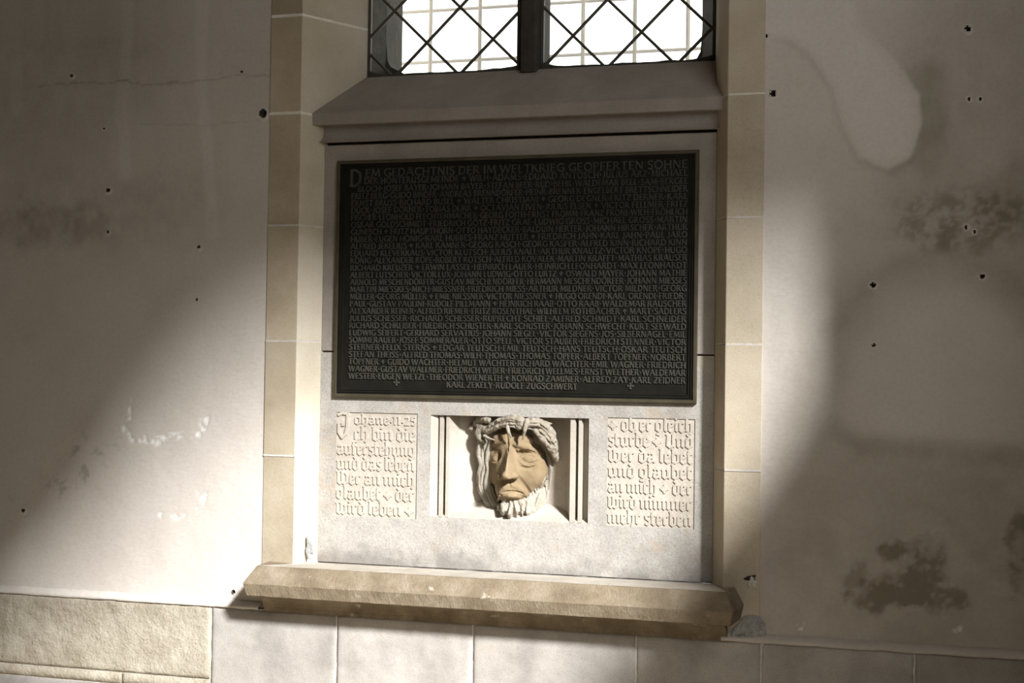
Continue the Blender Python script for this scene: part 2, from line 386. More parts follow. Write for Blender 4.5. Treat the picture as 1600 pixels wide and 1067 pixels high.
b = MB(); b.box((XJR1-.02, .045, 0), (XW1, .42, CEIL)); b.obj('wall_back.004', M_ROOM, kind='structure')
b = MB(); b.box((XJL0, -.002, ZTOP), (XJR1, .4, CEIL)); b.obj('wall_back.002', M_ROOM, kind='structure')
for k, (x, y, r, dp) in enumerate(HOLES):
    p = P(x, y, 0); R_ = r/400; n = 10 if k != 11 else 4
    rs = np.random.RandomState(k); an = np.linspace(0, 2*math.pi, n, endpoint=False)+(.78 if n == 4 else .3)
    jr = 1+.25*(rs.rand(n)-.5) if n > 4 else np.ones(n)*1.25
    v = []; y0_ = -float(plaster_fields(np.array([p[0]]), np.array([p[2]]))[3][0])
    if min(abs(p[0]-XJL0), abs(p[0]-XJR1)) < .03: y0_ *= .5
    ro = max(1.5, (r+4.0)/r)
    for rad, yy in ((ro, y0_+.0012), (1.12, y0_-.0016), (.9, y0_+.004), (.35, y0_+.010+.012*dp)):
        v += [(p[0]+R_*rad*jr[i]*math.cos(an[i]), yy, p[2]+R_*rad*jr[i]*math.sin(an[i])) for i in range(n)]
    f = [(q*n+i, q*n+(i+1) % n, (q+1)*n+(i+1) % n, (q+1)*n+i) for q in range(3) for i in range(n)]+[tuple(range(3*n, 4*n))]
    host = wall if x < 800 else wall2
    o = link('drill_hole', v, f, M_PLASTER, host)
    o.data.materials.append(M_HOLE)
    o.data.polygons.foreach_set('material_index', [0]*n+[1]*(len(f)-n))

# ------------------------------------------------------------------ ashlar plinth
plinth = thing('baseboard_back', (XJL0, YA, 0), kind='structure')
ZP2 = P(150, 1047, YA)[2]
def block(x0, x1, z0, z1, mat, rough=.0, step=.012, seed=0, by=0.0):
    xs = np.linspace(x0, x1, max(3, int((x1-x0)/step))); zq = np.linspace(z0, z1, max(3, int((z1-z0)/step)))
    X, Z = np.meshgrid(xs, zq, indexing='ij')
    e = np.minimum(np.minimum(X-x0, x1-X), np.minimum(Z-z0, z1-Z))
    Y = YA-by-rough*(fbm(X+seed, Z, .09, 4, 40)+.6*fbm(X+seed, Z, .035, 3, 41))*sst(0, .02, e)-.0012*fbm(X+seed, Z, .03, 3, 42)+.004*(1-sst(0, .005+.004*fbm(X, Z+seed, .05, 2, 43), e))
    nx, nz = X.shape; idx = np.arange(nx*nz).reshape(nx, nz)
    f = np.stack([idx[:-1,:-1], idx[1:,:-1], idx[1:,1:], idx[:-1,1:]], -1).reshape(-1, 4).tolist()
    v = np.stack([X, Y, Z], -1).reshape(-1, 3).tolist()
    bd = list(idx[:,0])+list(idx[-1,1:])+list(idx[-2::-1,-1])+list(idx[0,-2:0:-1]); n0 = len(v)
    v += [(v[i][0], .06, v[i][2]) for i in bd]; n = len(bd)
    f += [(bd[k], n0+k, n0+(k+1) % n, bd[(k+1) % n]) for k in range(n)]
    return link('stone_block', v, f, mat, plinth, smooth=True)
def xa(px, py=1000): return P(px, py, YA)[0]
G = .005
bounds = [xa(-420), xa(-150), xa(329), xa(525), xa(738), xa(994), xa(1189), xa(1429), xa(1640), xa(1900)]
for i in range(len(bounds)-1):
    yel = i < 2
    z0 = ZP2+G/2 if yel else .28
    block(bounds[i]+G/2, bounds[i+1]-G/2, z0, ZPL-.004, M_BLOCKY if yel else M_BLOCK, .004 if yel else .0012, seed=i*3.1, by=.004 if yel else 0)
low = [xa(-420), xa(-250, 1060), xa(190, 1060), xa(329)]
for i in range(3): block(low[i]+G/2, low[i+1]-G/2, .28, ZP2-G/2, M_BLOCKY, .004, seed=20+i*2.3, by=.004)
for i in range(6): block(xa(-420)+i*1.0+G/2, xa(-420)+(i+1)*1.0-G/2, .0, .28-G, M_BLOCK, .002, seed=50+i*1.7)
b = MB(); b.box((xa(-420), YA+.004, 0), (xa(1900), .05, ZPL-.002)); b.obj('mortar_bed', M_MORTAR, plinth)
b = MB(); b.box((XW0, YA, 0), (xa(-420), .05, ZPL)); b.box((xa(1900), YA, 0), (XW1, .05, ZPL)); b.obj('plain_plinth', M_ROOM, plinth)
# plaster lip that runs out over the top of the plinth
def lip(name, x0, x1):
    xs = np.linspace(x0, x1, int((x1-x0)/.012)); v = []; f = []
    for i, x in enumerate(xs):
        j = .004*float(fbm(x, 1.0, .08, 3, 60)); q = .003*float(fbm(x, 5.0, .03, 3, 61))
        pr = [(.01, ZPL+.032+j), (-.003, ZPL+.028+j), (YA-.006-q, ZPL+.010+q), (YA-.008-q, ZPL-.002+j), (YA+.004, ZPL-.006+j)]
        v += [(x, y, z) for y, z in pr]
        if i: f += [((i-1)*5+k, i*5+k, i*5+k+1, (i-1)*5+k+1) for k in range(4)]
    o = link(name, v, f, M_PLASTER, plinth, smooth=True)
    for an in ('pale', 'dark', 'chip'):
        o.data.attributes.new(an, 'FLOAT', 'POINT').data.foreach_set('value', np.full(len(v), {'pale': .12 if x0 < -2.5 else 0, 'dark': 0 if x0 < -2.5 else .12, 'chip': 0}[an], np.float32))
lip('plaster_lip', xa(-420), P(408, 940, 0)[0]); lip('plaster_lip', P(1128, 990, 0)[0], xa(1900))

# ------------------------------------------------------------------ stone jambs of the window recess
ZJ = [P(450, y, 0)[2] for y in (-170, 25, 177, 352)]+[P(1165, y, 0)[2] for y in (538, 735)]+[ZPL]
ZJ = [ZTOP]+ZJ
def jamb(name, left):
    t = thing(name, (XJL0 if left else XJR0, 0, ZPL), kind='structure')
    for i in range(len(ZJ)-1):
        gp = lambda q: .005 if q < 4 and left else .0028
        z1, z0 = ZJ[i]-(gp(i) if i else 0), ZJ[i+1]+(gp(i+1) if i < len(ZJ)-2 else 0)
        dy = -.004-.0012*((i*7) % 3)
        if left: poly = [(XJL0, dy), (XJL1-.004, dy), (XJL1+.004, dy+.010), (rvl(YP), YP), (rvl(YW), YW), (rvl(YW), .42), (XJL0, .42)]
        else: poly = [(XJR1, dy), (XJR1, .42), (rvr(YW), .42), (rvr(YW), YW), (rvr(YP), YP), (XJR0-.002, dy+.006), (XJR0+.003, dy)]
        b = MB(); b.prism(poly, z0, z1); js = b.obj('jamb_stone', M_JAMBF if left else M_JAMB, t, bevel=.0015)
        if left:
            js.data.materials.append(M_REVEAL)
            for p_ in js.data.polygons: p_.material_index = 1 if p_.normal.x > .3 else 0  # reveal sides of the left jamb take a paler stone colour
        if i:
            b = MB(); e = .0012
            if left: poly = [(XJL0, -.0068), (XJL1-.003, -.0068), (XJL1+.003, .006), (rvl(YW)-e, YW), (rvl(YW)-e, .41), (XJL0, .41)]
            else: poly = [(XJR1, -.0068), (XJR1, .41), (rvr(YW)+e, .41), (rvr(YW)+e, YW), (rvr(YP)+e, YP), (XJR0+.001, .003), (XJR0+.004, -.0068)]
            thick = gp(i)
            b.prism(poly, ZJ[i]-thick-.0012, ZJ[i]+thick+.0012); b.obj('mortar_joint', M_LIME if i < 4 else M_MORTAR, t)
    return t
tl = jamb('trim_1', True); tr_ = jamb('trim_2', False)
# knocked-off corner filled with gypsum on the right jamb, and a rough cement patch under it
def lump(name, mat, px, py, rx, ry, thick, parent, seed, Y=-.004, poly=None):
    n = 26; p = P(px, py, Y); rs = np.random.RandomState(seed); v = [(p[0], Y-thick, p[2])]; f = []
    rings = 6
    for q in range(1, rings+1):
        for i in range(n):
            a = 2*math.pi*i/n; t = q/rings
            rr = 1+.22*math.sin(3*a+seed)+.15*math.sin(5*a+2*seed)
            if poly is not None:
                j = i/n*len(poly); k = int(j); fr = j-k; A = poly[k]; B = poly[(k+1) % len(poly)]
                tx, ty = A[0]+(B[0]-A[0])*fr, A[1]+(B[1]-A[1])*fr
                qx, qy = px+(tx-px)*t, py+(ty-py)*t
            else: qx, qy = px+rx*rr*t*math.cos(a), py-ry*rr*t*math.sin(a)
            w_ = P(qx, qy, Y); hh = thick*(1-t**3)*(1+.9*(rs.rand()-.5)) if q < rings else -.003
            v.append((w_[0], Y-hh, w_[2]))
    f += [(0, 1+i, 1+(i+1) % n) for i in range(n)]
    for q in range(rings-1):
        f += [(1+q*n+i, 1+(q+1)*n+i, 1+(q+1)*n+(i+1) % n, 1+q*n+(i+1) % n) for i in range(n)]
    return link(name, v, f, mat, parent, smooth=False)
lump('gypsum_patch', M_CHIP, 1175, 910, 8, 8, .006, tr_, 3, -.006)
lump('dark_chip', M_HOLE, 1173, 904, 9.5, 6, .002, tr_, 5, -.005)
lump('cement_patch', M_GREYMORTAR, 1165, 988, 0, 0, .016, tr_, 8, -.006, poly=[(1160,963),(1172,959),(1186,962),(1196,974),(1199,988),(1193,1004),(1170,1007),(1146,1007),(1121,1007),(1140,986)])
lump('bare_spot', M_GREYMORTAR, 483, 856, 6, 16, .002, tl, 2, .035)

# ------------------------------------------------------------------ window
win = thing('window_1', (XWL, YW, P(800, 105, YW)[2]), kind='structure')
ZS = P(846, 108, YW)[2]; ZWT = ZTOP
def clip_poly(poly, x0, x1, z0, z1):
    for ax, val, sgn in ((0, x0, 1), (0, x1, -1), (1, z0, 1), (1, z1, -1)):
        out = []
        for i in range(len(poly)):
            a, b_ = poly[i], poly[(i+1) % len(poly)]; da, db = sgn*(a[ax]-val), sgn*(b_[ax]-val)
            if da >= 0: out.append(a)
            if (da >= 0) != (db >= 0):
                t = da/(da-db); out.append((a[0]+(b_[0]-a[0])*t, a[1]+(b_[1]-a[1])*t))
        poly = out
        if not poly: return []
    return poly
def clip_seg(a, b_, x0, x1, z0, z1):
    t0, t1 = 0.0, 1.0; d = (b_[0]-a[0], b_[1]-a[1])
    for p, q in ((-d[0], a[0]-x0), (d[0], x1-a[0]), (-d[1], a[1]-z0), (d[1], z1-a[1])):
        if abs(p) < 1e-9:
            if q < 0: return None
        else:
            r = q/p
            if p < 0: t0 = max(t0, r)
            else: t1 = min(t1, r)
    if t1-t0 < 1e-3: return None
    return (a[0]+d[0]*t0, a[1]+d[1]*t0), (a[0]+d[0]*t1, a[1]+d[1]*t1)
def light(x0, x1, nodeA, nodeB, nodeC):
    """one light: diamond panes in lead; nodeA-nodeB neighbours on a row, nodeC the crossing below them"""
    A, B, D = P(*nodeA, YW), P(*nodeB, YW), P(*nodeC, YW)
    hx_ = (B[0]-A[0])/2; vz = ((A[2]+B[2])/2-D[2]); ox, oz = D[0], D[2]
    for i in range(-9, 22):
        for sgn in (1, -1):
            a = (ox+i*2*hx_-sgn*30*hx_, oz-30*vz); b_ = (ox+i*2*hx_+sgn*30*hx_, oz+30*vz)
            s = clip_seg(a, b_, x0, x1, ZS, ZWT)
            if s:
                m_ = MB(); m_.bar((s[0][0], YW, s[0][1]), (s[1][0], YW, s[1][1]), .0072, 6); m_.obj('lead_bar', M_LEAD, win)
    for i in range(-6, 8):
        for j in range(-3, 22):
            cx, cz = ox+i*2*hx_+(hx_ if j % 2 else 0), oz+vz*j+vz*0
            poly = clip_poly([(cx, cz), (cx+hx_, cz+vz), (cx, cz+2*vz), (cx-hx_, cz+vz)], x0, x1, ZS, ZWT)
            if len(poly) > 2:
                m_ = MB(); n = len(poly)
                m_.add([(x, YW, z) for x, z in poly]+[(x, YW+.003, z) for x, z in poly], [tuple(range(n)), tuple(range(n, 2*n))[::-1]]+[(k, n+k, n+(k+1) % n, (k+1) % n) for k in range(n)])
                m_.obj('glass_pane', M_GLASS, win)
XM0, XM1 = P(813, 60, YW)[0], P(846, 60, YW)[0]
light(XWL, XM0, (617,17), (719,12), (667,67))
light(XM1, XWR, (896,56), (1003,50), (948,107))
# stone mullion with a chamfered inner nose; iron frame strips; putty along the sill
b = MB(); b.prism([(XM0+.016, YW-.045), (XM1-.018, YW-.045), (XM1, YW-.004), (XM1-.004, YW+.16), (XM0+.004, YW+.16), (XM0, YW-.004)], ZS-.02, ZWT)
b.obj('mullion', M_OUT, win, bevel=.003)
for x, s in ((XWL, 1), (XWR, -1), (XM0, -1), (XM1, 1)):
    b = MB(); b.box((min(x, x+s*.012), YW-.01, ZS), (max(x, x+s*.012), YW+.008, ZWT)); b.obj('lead_edge', M_LEAD, win)
def putty(xa_, xb_):
    n = 40; v = []; f = []
    for i in range(n+1):
        x = xa_+(xb_-xa_)*i/n; t = i/n
        hgt = .010+.007*float(fbm(x, 2., .07, 3, 71))+.030*math.exp(-t*18)+.022*math.exp(-(1-t)*14)
        v += [(x, YW-.012, ZS-.012), (x, YW-.010, ZS+hgt*.7), (x, YW+.006, ZS+hgt), (x, YW+.02, ZS-.01)]
        if i: f += [((i-1)*4+k, i*4+k, i*4+k+1, (i-1)*4+k+1) for k in range(3)]
    link('putty_line', v, f, M_OUT, win)
putty(XWL, XM0); putty(XM1, XWR)
# outer stone frame beyond the glass, seen dark against the sky
YO = .44
xo0, xo1 = P(604, 60, YO)[0], P(1097, 60, YO)[0]
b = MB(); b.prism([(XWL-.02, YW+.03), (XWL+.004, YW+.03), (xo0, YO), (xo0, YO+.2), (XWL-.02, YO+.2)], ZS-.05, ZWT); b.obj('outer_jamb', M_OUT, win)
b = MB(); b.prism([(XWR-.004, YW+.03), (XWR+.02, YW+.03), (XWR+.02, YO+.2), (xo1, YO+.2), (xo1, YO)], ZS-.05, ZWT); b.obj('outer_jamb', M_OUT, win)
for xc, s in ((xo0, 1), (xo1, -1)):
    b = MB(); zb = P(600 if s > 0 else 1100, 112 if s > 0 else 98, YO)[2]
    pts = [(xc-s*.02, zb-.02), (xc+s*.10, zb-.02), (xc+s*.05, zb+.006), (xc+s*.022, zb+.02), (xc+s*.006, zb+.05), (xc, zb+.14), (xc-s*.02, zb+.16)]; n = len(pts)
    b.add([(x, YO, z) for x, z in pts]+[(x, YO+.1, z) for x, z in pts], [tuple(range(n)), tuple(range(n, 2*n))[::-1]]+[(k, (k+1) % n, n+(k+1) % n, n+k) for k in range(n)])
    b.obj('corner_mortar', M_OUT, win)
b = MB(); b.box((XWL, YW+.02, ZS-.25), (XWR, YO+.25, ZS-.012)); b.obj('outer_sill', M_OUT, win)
b = MB(); b.box((XJL1, YW-.02, ZTOP), (XJR0, .42, ZTOP+.1)); b.obj('lintel', M_JAMB, win)
# protective grille outside
gr = win
def wire(a, b_, r=.006):
    m_ = MB(); m_.bar(a, b_, r, 6); m_.obj('grille_wire', M_WIRE, gr)
for px in (594, 673, 750, 832, 911, 992, 1075):
    x = P(px, 60, .95)[0]; wire((x, .95, P(830, 170, .95)[2]), (x, .95, 3.6), .011)
for k in range(6):
    z = P(830, 89, .95)[2]+k*(P(830, 7, .95)[2]-P(830, 89, .95)[2]); wire((P(560, 60, .95)[0], .957, z), (P(1140, 60, .95)[0], .957, z), .009)

# ------------------------------------------------------------------ cornice under the window
YC = .046
zt, zb_ = P(800, 163, YC)[2], P(800, 183.5, YC)[2]
zc, ze = P(800, 188, .088)[2], P(800, 212.5, .082)[2]
prof = [(YW+.02, ZS+.004), (YW-.006, ZS+.002), (YC+.004, zt+.002), (YC, zt-.004), (YC+.001, zb_+.002), (YC+.006, zb_), (.098, zc+.010), (.101, zc-.002)]
for k in range(1, 6):
    a = k/5*math.pi/2; prof.append((.101-.024*(1-math.cos(a)), zc-.002+(ze+.004-zc)*math.sin(a)))
prof += [(.080, ze), (YP+.004, ze+.004), (YP+.03, ze+.004), (YW+.02, ze+.004)]
def extrude_x(prof, fl, fr_, name, mat, parent=None, nseg=60, jit=.0006, **kw):
    v = []; f = []; n = len(prof)
    for i in range(nseg+1):
        t = i/nseg
        for k, (y, z) in enumerate(prof):
            x = fl(y)*(1-t)+fr_(y)*t
            v.append((x, y+jit*float(fbm(x+k*3, z, .06, 2, 80)), z+jit*float(fbm(x, z+k*2, .06, 2, 81))))
        if i: f += [((i-1)*n+k, i*n+k, i*n+(k+1) % n, (i-1)*n+(k+1) % n) for k in range(n)]
    f += [tuple(range(n)), tuple(range(nseg*n, nseg*n+n))[::-1]]
    o = link(name, v, f, mat, parent, **kw)
    bm = bmesh.new(); bm.from_mesh(o.data); bmesh.ops.recalc_face_normals(bm, faces=bm.faces); bm.to_mesh(o.data); bm.free()
    return o
extrude_x(prof, lambda y: rvl(max(y, 0))-.001, lambda y: rvr(max(y, 0))+.001, 'stone_cornice', M_SLABD,
          label='grey stone cornice with sloping top directly below the leaded window', category='cornice')

# ------------------------------------------------------------------ memorial slab with niche and inscriptions
ZLT = P(800, 894.5, YP)[2]                              # ledge top line on the slab
XL, XR = rvl(YP)+.001, rvr(YP)-.001
slab = thing('memorial_slab', ((XL+XR)/2, YP, ZLT), label='pale limestone memorial slab with niche and two blackletter inscriptions above the ledge', category='memorial')
ZJT = P(800, 552, YP)[2]
b = MB(); b.box((XL, YP, ZJT+.003), (XR, YP+.03, ze-.009)); b.obj('upper_slab', M_SLABD, slab, bevel=.0025, label='darker grey upper slab behind the bronze plaque')
b = MB(); b.box((XL, YP+.002, ZLT), (XR, YP+.03, ZLT+.05)); b.box((XL, YP+.012, ZJT-.05), (XL+.1, YP+.03, ZJT+.05)); b.box((XR-.1, YP+.012, ZJT-.05), (XR, YP+.03, ZJT+.05)); b.box((XL, YP+.016, ze-.012), (XR, YP+.03, ze+.006)); b.obj('joint_backing', M_HOLE, slab)
def rect(a, b_):                                        # pixel corners -> x0,x1,z0,z1 on the slab
    p, q = P(*a, YP), P(*b_, YP); return p[0], q[0], q[2], p[2]
nx0, nx1 = P(672, 730, YP)[0], P(919.5, 736, YP)[0]; nz1, nz0 = P(800, 651, YP)[2], P(800, 813, YP)[2]
f1 = (P(524.5, 726, YP)[0], P(651.5, 726, YP)[0], P(588, 808.5, YP)[2], P(588, 645, YP)[2])
f2 = (P(948.5, 740, YP)[0], P(1085.5, 740, YP)[0], P(1017, 824, YP)[2], P(1017, 653.5, YP)[2])
holes3 = [(nx0, nx1, nz0, nz1), f1, f2]
xs = sorted({XL, XR, nx0, nx1, f1[0], f1[1], f2[0], f2[1]}); zz = sorted({ZLT+.003, ZJT-.003, nz0, nz1, f1[2], f1[3], f2[2], f2[3]})
b = MB()
for i in range(len(xs)-1):
    for j in range(len(zz)-1):
        cx, cz = (xs[i]+xs[i+1])/2, (zz[j]+zz[j+1])/2
        if any(h[0] < cx < h[1] and h[2] < cz < h[3] for h in holes3): continue
        b.add([(xs[i], YP, zz[j]), (xs[i+1], YP, zz[j]), (xs[i+1], YP, zz[j+1]), (xs[i], YP, zz[j+1])], [(0, 1, 2, 3)])
fd = .0045
for h, dp in zip(holes3, (.02, fd, fd)):
    c = [(h[0], h[2]), (h[1], h[2]), (h[1], h[3]), (h[0], h[3])]
    b.add([(x, YP, z) for x, z in c]+[(x, YP+dp, z) for x, z in c], [(k, (k+1) % 4, 4+(k+1) % 4, 4+k) for k in range(4)])
e = [(XL, ZLT+.003), (XR, ZLT+.003), (XR, ZJT-.003), (XL, ZJT-.003)]
b.add([(x, YP, z) for x, z in e]+[(x, YP+.03, z) for x, z in e], [(k, 4+k, 4+(k+1) % 4, (k+1) % 4) for k in range(4)])
link('lower_slab', b.v, b.f, M_SLAB, slab)
# niche: flat back, sloping bottom, side bands with two fillets each
fw = [(0, .004), (.026, .016), (.034, .042), (.036, .012), (.052, .012), (.054, .044), (.064, .044), (.066, .010), (.080, .010), (.083, .022)]
fwr = [(0, .0), (.003, .034), (.030, .038), (.034, .012), (.046, .012), (.049, .048), (.058, .048), (.061, .010), (.080, .010), (.083, .026)]
left_p = [(nx0+x, YP+y) for x, y in fw]; right_p = [(nx1-x, YP+y) for x, y in fwr[::-1]]
cxm, hw = (left_p[-1][0]+right_p[0][0])/2, (right_p[0][0]-left_p[-1][0])/2
plan = list(left_p)                                    # the back is hollowed like a shallow apse
for k in range(1, 24):
    u = -1+2*k/24; plan.append((cxm+hw*u, YP+.024+.105*math.sqrt(1-u*u)**.9))
plan += right_p
n = len(plan); b = MB()
def zbot(y): return nz0+max(0.0, (y-YP)-.012)*.62
b.add([(x, y, zbot(y)) for x, y in plan]+[(x, y, nz1) for x, y in plan], [(k, k+1, n+k+1, n+k) for k in range(n-1)])
b.add([(x, y, nz1) for x, y in plan]+[(nx0, YP, nz1), (nx1, YP, nz1)], [tuple(range(n))+(n+1, n)])
b.add([(x, y, zbot(y)) for x, y in plan]+[(x, YP, nz0) for x, y in plan], [(k, n+k, n+k+1, k+1) for k in range(n-1)])
link('relief_niche', b.v, b.f, M_CARVE, slab)

# ---- stroke lettering
def ribbon(mb, pts, wid, X0, Z0, sx, sz, Y, h, bev):
    """raised bar along a polyline given in letter units"""
    p = np.array([(X0+x*sx, Z0+z*sz) for x, z in pts], float); n = len(p)
    h += 5e-5*(len(mb.f) % 7)                             # crossing strokes never share a plane
    if np.ndim(wid) == 0: wid = [wid]*n
    closed = n > 3 and np.allclose(p[0], p[-1])
    d = np.diff(p, axis=0); d /= np.maximum(np.linalg.norm(d, axis=1, keepdims=True), 1e-9)
    nr = np.stack([-d[:, 1], d[:, 0]], 1); off = []
    for i in range(n):
        if closed and i in (0, n-1): a, c = nr[-1], nr[0]
        else: a, c = nr[max(i-1, 0)], nr[min(i, n-2)]
        m_ = a+c; m_ /= max(np.linalg.norm(m_), 1e-6); off.append(m_/max(float(m_@a), .55))
    v = []
    for i in range(n):
        wv = wid[i]/2
        ext = np.zeros(2)
        for s, q, yy in ((1, wv+bev, Y), (1, wv, Y-h), (-1, wv, Y-h), (-1, wv+bev, Y)):
            r = p[i]+off[i]*s*q; v.append((r[0], yy, r[1]))
    f = [(i*4+k, i*4+k+1, i*4+5+k, i*4+4+k) for i in range(n-1) for k in range(3)]
    if not closed: f += [(0, 3, 2, 1), (n*4-4, n*4-3, n*4-2, n*4-1)]
    mb.add(v, f)
def bars(mb, pts, wid, X0, Z0, sx, sz, Y, h, bev):
    """broken blackletter stroke: one straight chiselled bar per segment"""
    p = np.array([(X0+x*sx, Z0+z*sz) for x, z in pts], float); n = len(p)
    for i in range(n-1):
        d = p[i+1]-p[i]; L = np.linalg.norm(d)
        if L < 1e-6: continue
        d /= L; q = np.array([-d[1], d[0]]); e0 = wid*(.30 if i else 0); e1 = wid*(.30 if i < n-2 else 0)
        a, c = p[i]-d*e0, p[i+1]+d*e1; hh = h+4e-5*(len(mb.f)//5 % 9); v = []
        for yy, w_, ex in ((Y, wid/2+bev, bev), (Y-hh, wid/2, 0)):
            for pt in (a-d*ex-q*w_, c+d*ex-q*w_, c+d*ex+q*w_, a-d*ex+q*w_): v.append((pt[0], yy, pt[1]))
        mb.add(v, [(4,5,6,7), (0,1,5,4), (1,2,6,5), (2,3,7,6), (3,0,4,7)])
T_, H_ = 1.0, .62
def arc(cx, cy, rx, ry, a0, a1, n=7):
    return [(cx+rx*math.cos(math.radians(a0+(a1-a0)*k/n)), cy+ry*math.sin(math.radians(a0+(a1-a0)*k/n))) for k in range(n+1)]
CAPS = {
 'A': (.74, [(H_, [(.04,0),(.36,1)]), (T_, [(.36,1),(.70,0)]), (H_, [(.16,.36),(.56,.36)])]),
 'B': (.56, [(T_, [(.1,0),(.1,1)]), (H_, [(.1,.97),(.34,.95),(.44,.77),(.34,.57),(.1,.54)]), (.8, [(.1,.54),(.38,.51),(.50,.28),(.38,.05),(.1,.03)])]),
 'C': (.66, [(.85, arc(.42,.5,.35,.48,50,310,8))]),
 'D': (.70, [(T_, [(.1,0),(.1,1)]), (.85, [(.1,.97),(.36,.95),(.58,.76),(.62,.5),(.58,.24),(.36,.05),(.1,.03)])]),
 'E': (.50, [(T_, [(.1,0),(.1,1)]), (H_, [(.1,.96),(.45,.96)]), (H_, [(.1,.52),(.40,.52)]), (H_, [(.1,.04),(.47,.04)])]),
 'F': (.48, [(T_, [(.1,0),(.1,1)]), (H_, [(.1,.96),(.45,.96)]), (H_, [(.1,.52),(.40,.52)])]),
 'G': (.70, [(.85, arc(.42,.5,.35,.48,50,330,8)), (T_, [(.62,.02),(.62,.44)]), (H_, [(.46,.44),(.68,.44)])]),
 'H': (.68, [(T_, [(.1,0),(.1,1)]), (T_, [(.58,0),(.58,1)]), (H_, [(.1,.52),(.58,.52)])]),
 'I': (.24, [(T_, [(.12,0),(.12,1)])]),
 'J': (.36, [(T_, [(.24,1),(.24,.16),(.16,.0),(.02,.03)])]),
 'K': (.62, [(T_, [(.1,0),(.1,1)]), (H_, [(.1,.45),(.52,1)]), (T_, [(.24,.60),(.58,0)])]),
 'L': (.48, [(T_, [(.1,0),(.1,1)]), (H_, [(.1,.04),(.46,.04)])]),
 'M': (.86, [(H_, [(.08,0),(.16,1)]), (T_, [(.16,1),(.43,.12)]), (H_, [(.43,.12),(.70,1)]), (T_, [(.70,1),(.78,0)])]),
 'N': (.72, [(H_, [(.1,0),(.1,1)]), (T_, [(.1,1),(.60,0)]), (H_, [(.60,0),(.60,1)])]),
 'O': (.76, [(.85, arc(.38,.5,.32,.48,90,450,12))]),
 'P': (.54, [(T_, [(.1,0),(.1,1)]), (H_, [(.1,.97),(.36,.95),(.48,.75),(.36,.52),(.1,.49)])]),
 'R': (.62, [(T_, [(.1,0),(.1,1)]), (H_, [(.1,.97),(.36,.95),(.46,.76),(.36,.56),(.1,.53)]), (T_, [(.28,.54),(.58,0)])]),
 'S': (.50, [(.85, [(.44,.86),(.32,.97),(.14,.94),(.07,.76),(.16,.60),(.34,.47),(.44,.30),(.38,.08),(.20,.02),(.05,.13)])]),
 'T': (.60, [(T_, [(.30,0),(.30,1)]), (H_, [(.02,.96),(.58,.96)])]),
 'U': (.66, [(T_, [(.1,1),(.1,.28),(.22,.05),(.40,.03),(.55,.25)]), (H_, [(.55,0),(.55,1)])]),
 'V': (.70, [(T_, [(.04,1),(.36,0)]), (H_, [(.36,0),(.66,1)])]),
 'W': (1.0, [(T_, [(.04,1),(.28,0)]), (H_, [(.28,0),(.50,.95)]), (T_, [(.50,.95),(.72,0)]), (H_, [(.72,0),(.96,1)])]),
 'X': (.66, [(T_, [(.06,1),(.60,0)]), (H_, [(.60,1),(.06,0)])]),
 'Y': (.64, [(T_, [(.04,1),(.32,.48)]), (H_, [(.60,1),(.32,.48)]), (T_, [(.32,.48),(.32,0)])]),
 'Z': (.58, [(H_, [(.06,.96),(.52,.96)]), (T_, [(.52,.96),(.06,.04)]), (H_, [(.06,.04),(.54,.04)])]),
 '.': (.34, [(1.5, [(.10,.50),(.24,.50)])]),
 '+': (.72, [(1.1, [(.36,.12),(.36,.88)]), (1.1, [(.10,.56),(.62,.56)])]),
 ' ': (.20, []),
}
for a, c in (('Ä', 'A'), ('Ö', 'O'), ('Ü', 'U')):
    wd = CAPS[c][0]; CAPS[a] = (wd, CAPS[c][1]+[(.9, [(wd*.28,1.10),(wd*.40,1.10)]), (.9, [(wd*.62,1.10),(wd*.74,1.10)])])
def glyph(mb, ch, X, Z, s, Y, stem, h, bev, xs_=1.0):
    wd, strokes = CAPS[ch]
    for t, pts in strokes:
        wv = stem*s*t
        if len(pts) == 2 and t >= 1.0 and ch not in '.+':     # stems flare at both ends like cut serifs
            a, c = pts; pts = [a, (a[0]+(c[0]-a[0])*.16, a[1]+(c[1]-a[1])*.16), (a[0]+(c[0]-a[0])*.84, a[1]+(c[1]-a[1])*.84), c]
            wv = [wv*1.5, wv*.95, wv*.95, wv*1.5]
        ribbon(mb, pts, wv, X, Z, s*xs_, s, Y, h, bev)
    return wd
LS = .07
def line_width(t): return sum(CAPS[c][0]+LS for c in t)-LS

# ------------------------------------------------------------------ bronze plaque
pxL, pxR = P(526.3, 436, YP)[0], P(1091, 432, YP)[0]
pzT, pzB = P(811, 243.5, YP)[2], P(806, 625.3, YP)[2]
plq = thing('bronze_plaque', ((pxL+pxR)/2, YP, pzB), label='dark bronze plaque with thirty raised lines of names on the stone slab', category='plaque')
b = MB(); b.box((pxL+.03, YP-.006, pzB+.03), (pxR-.03, YP-.001, pzT-.03)); b.obj('backplate', M_BRONZE, plq)
FR = [(0, -.001), (0, .017), (.003, .021), (.0125, .021), (.0145, .018), (.0155, .0135), (.020, .0135), (.0215, .0165), (.024, .0165), (.0255, .0105), (.030, .0105), (.0315, .0130), (.0345, .0130), (.037, .0058), (.042, .0055)]
v = []; f = []; n = len(FR)
for d, hh in FR: v += [(pxL+d, YP-hh, pzB+d), (pxR-d, YP-hh, pzB+d), (pxR-d, YP-hh, pzT-d), (pxL+d, YP-hh, pzT-d)]
for k in range(n-1):
    for q in range(4): f.append((k*4+q, k*4+(q+1) % 4, k*4+4+(q+1) % 4, k*4+4+q))
fr_o = link('moulded_frame', v, f, M_BRONZE, plq, label='moulded bronze frame with a brown outer rim')
fr_o.data.materials.append(M_RIM)
fr_o.data.polygons.foreach_set('material_index', [1 if k < 4 else 0 for k in range(n-1) for q in range(4)])
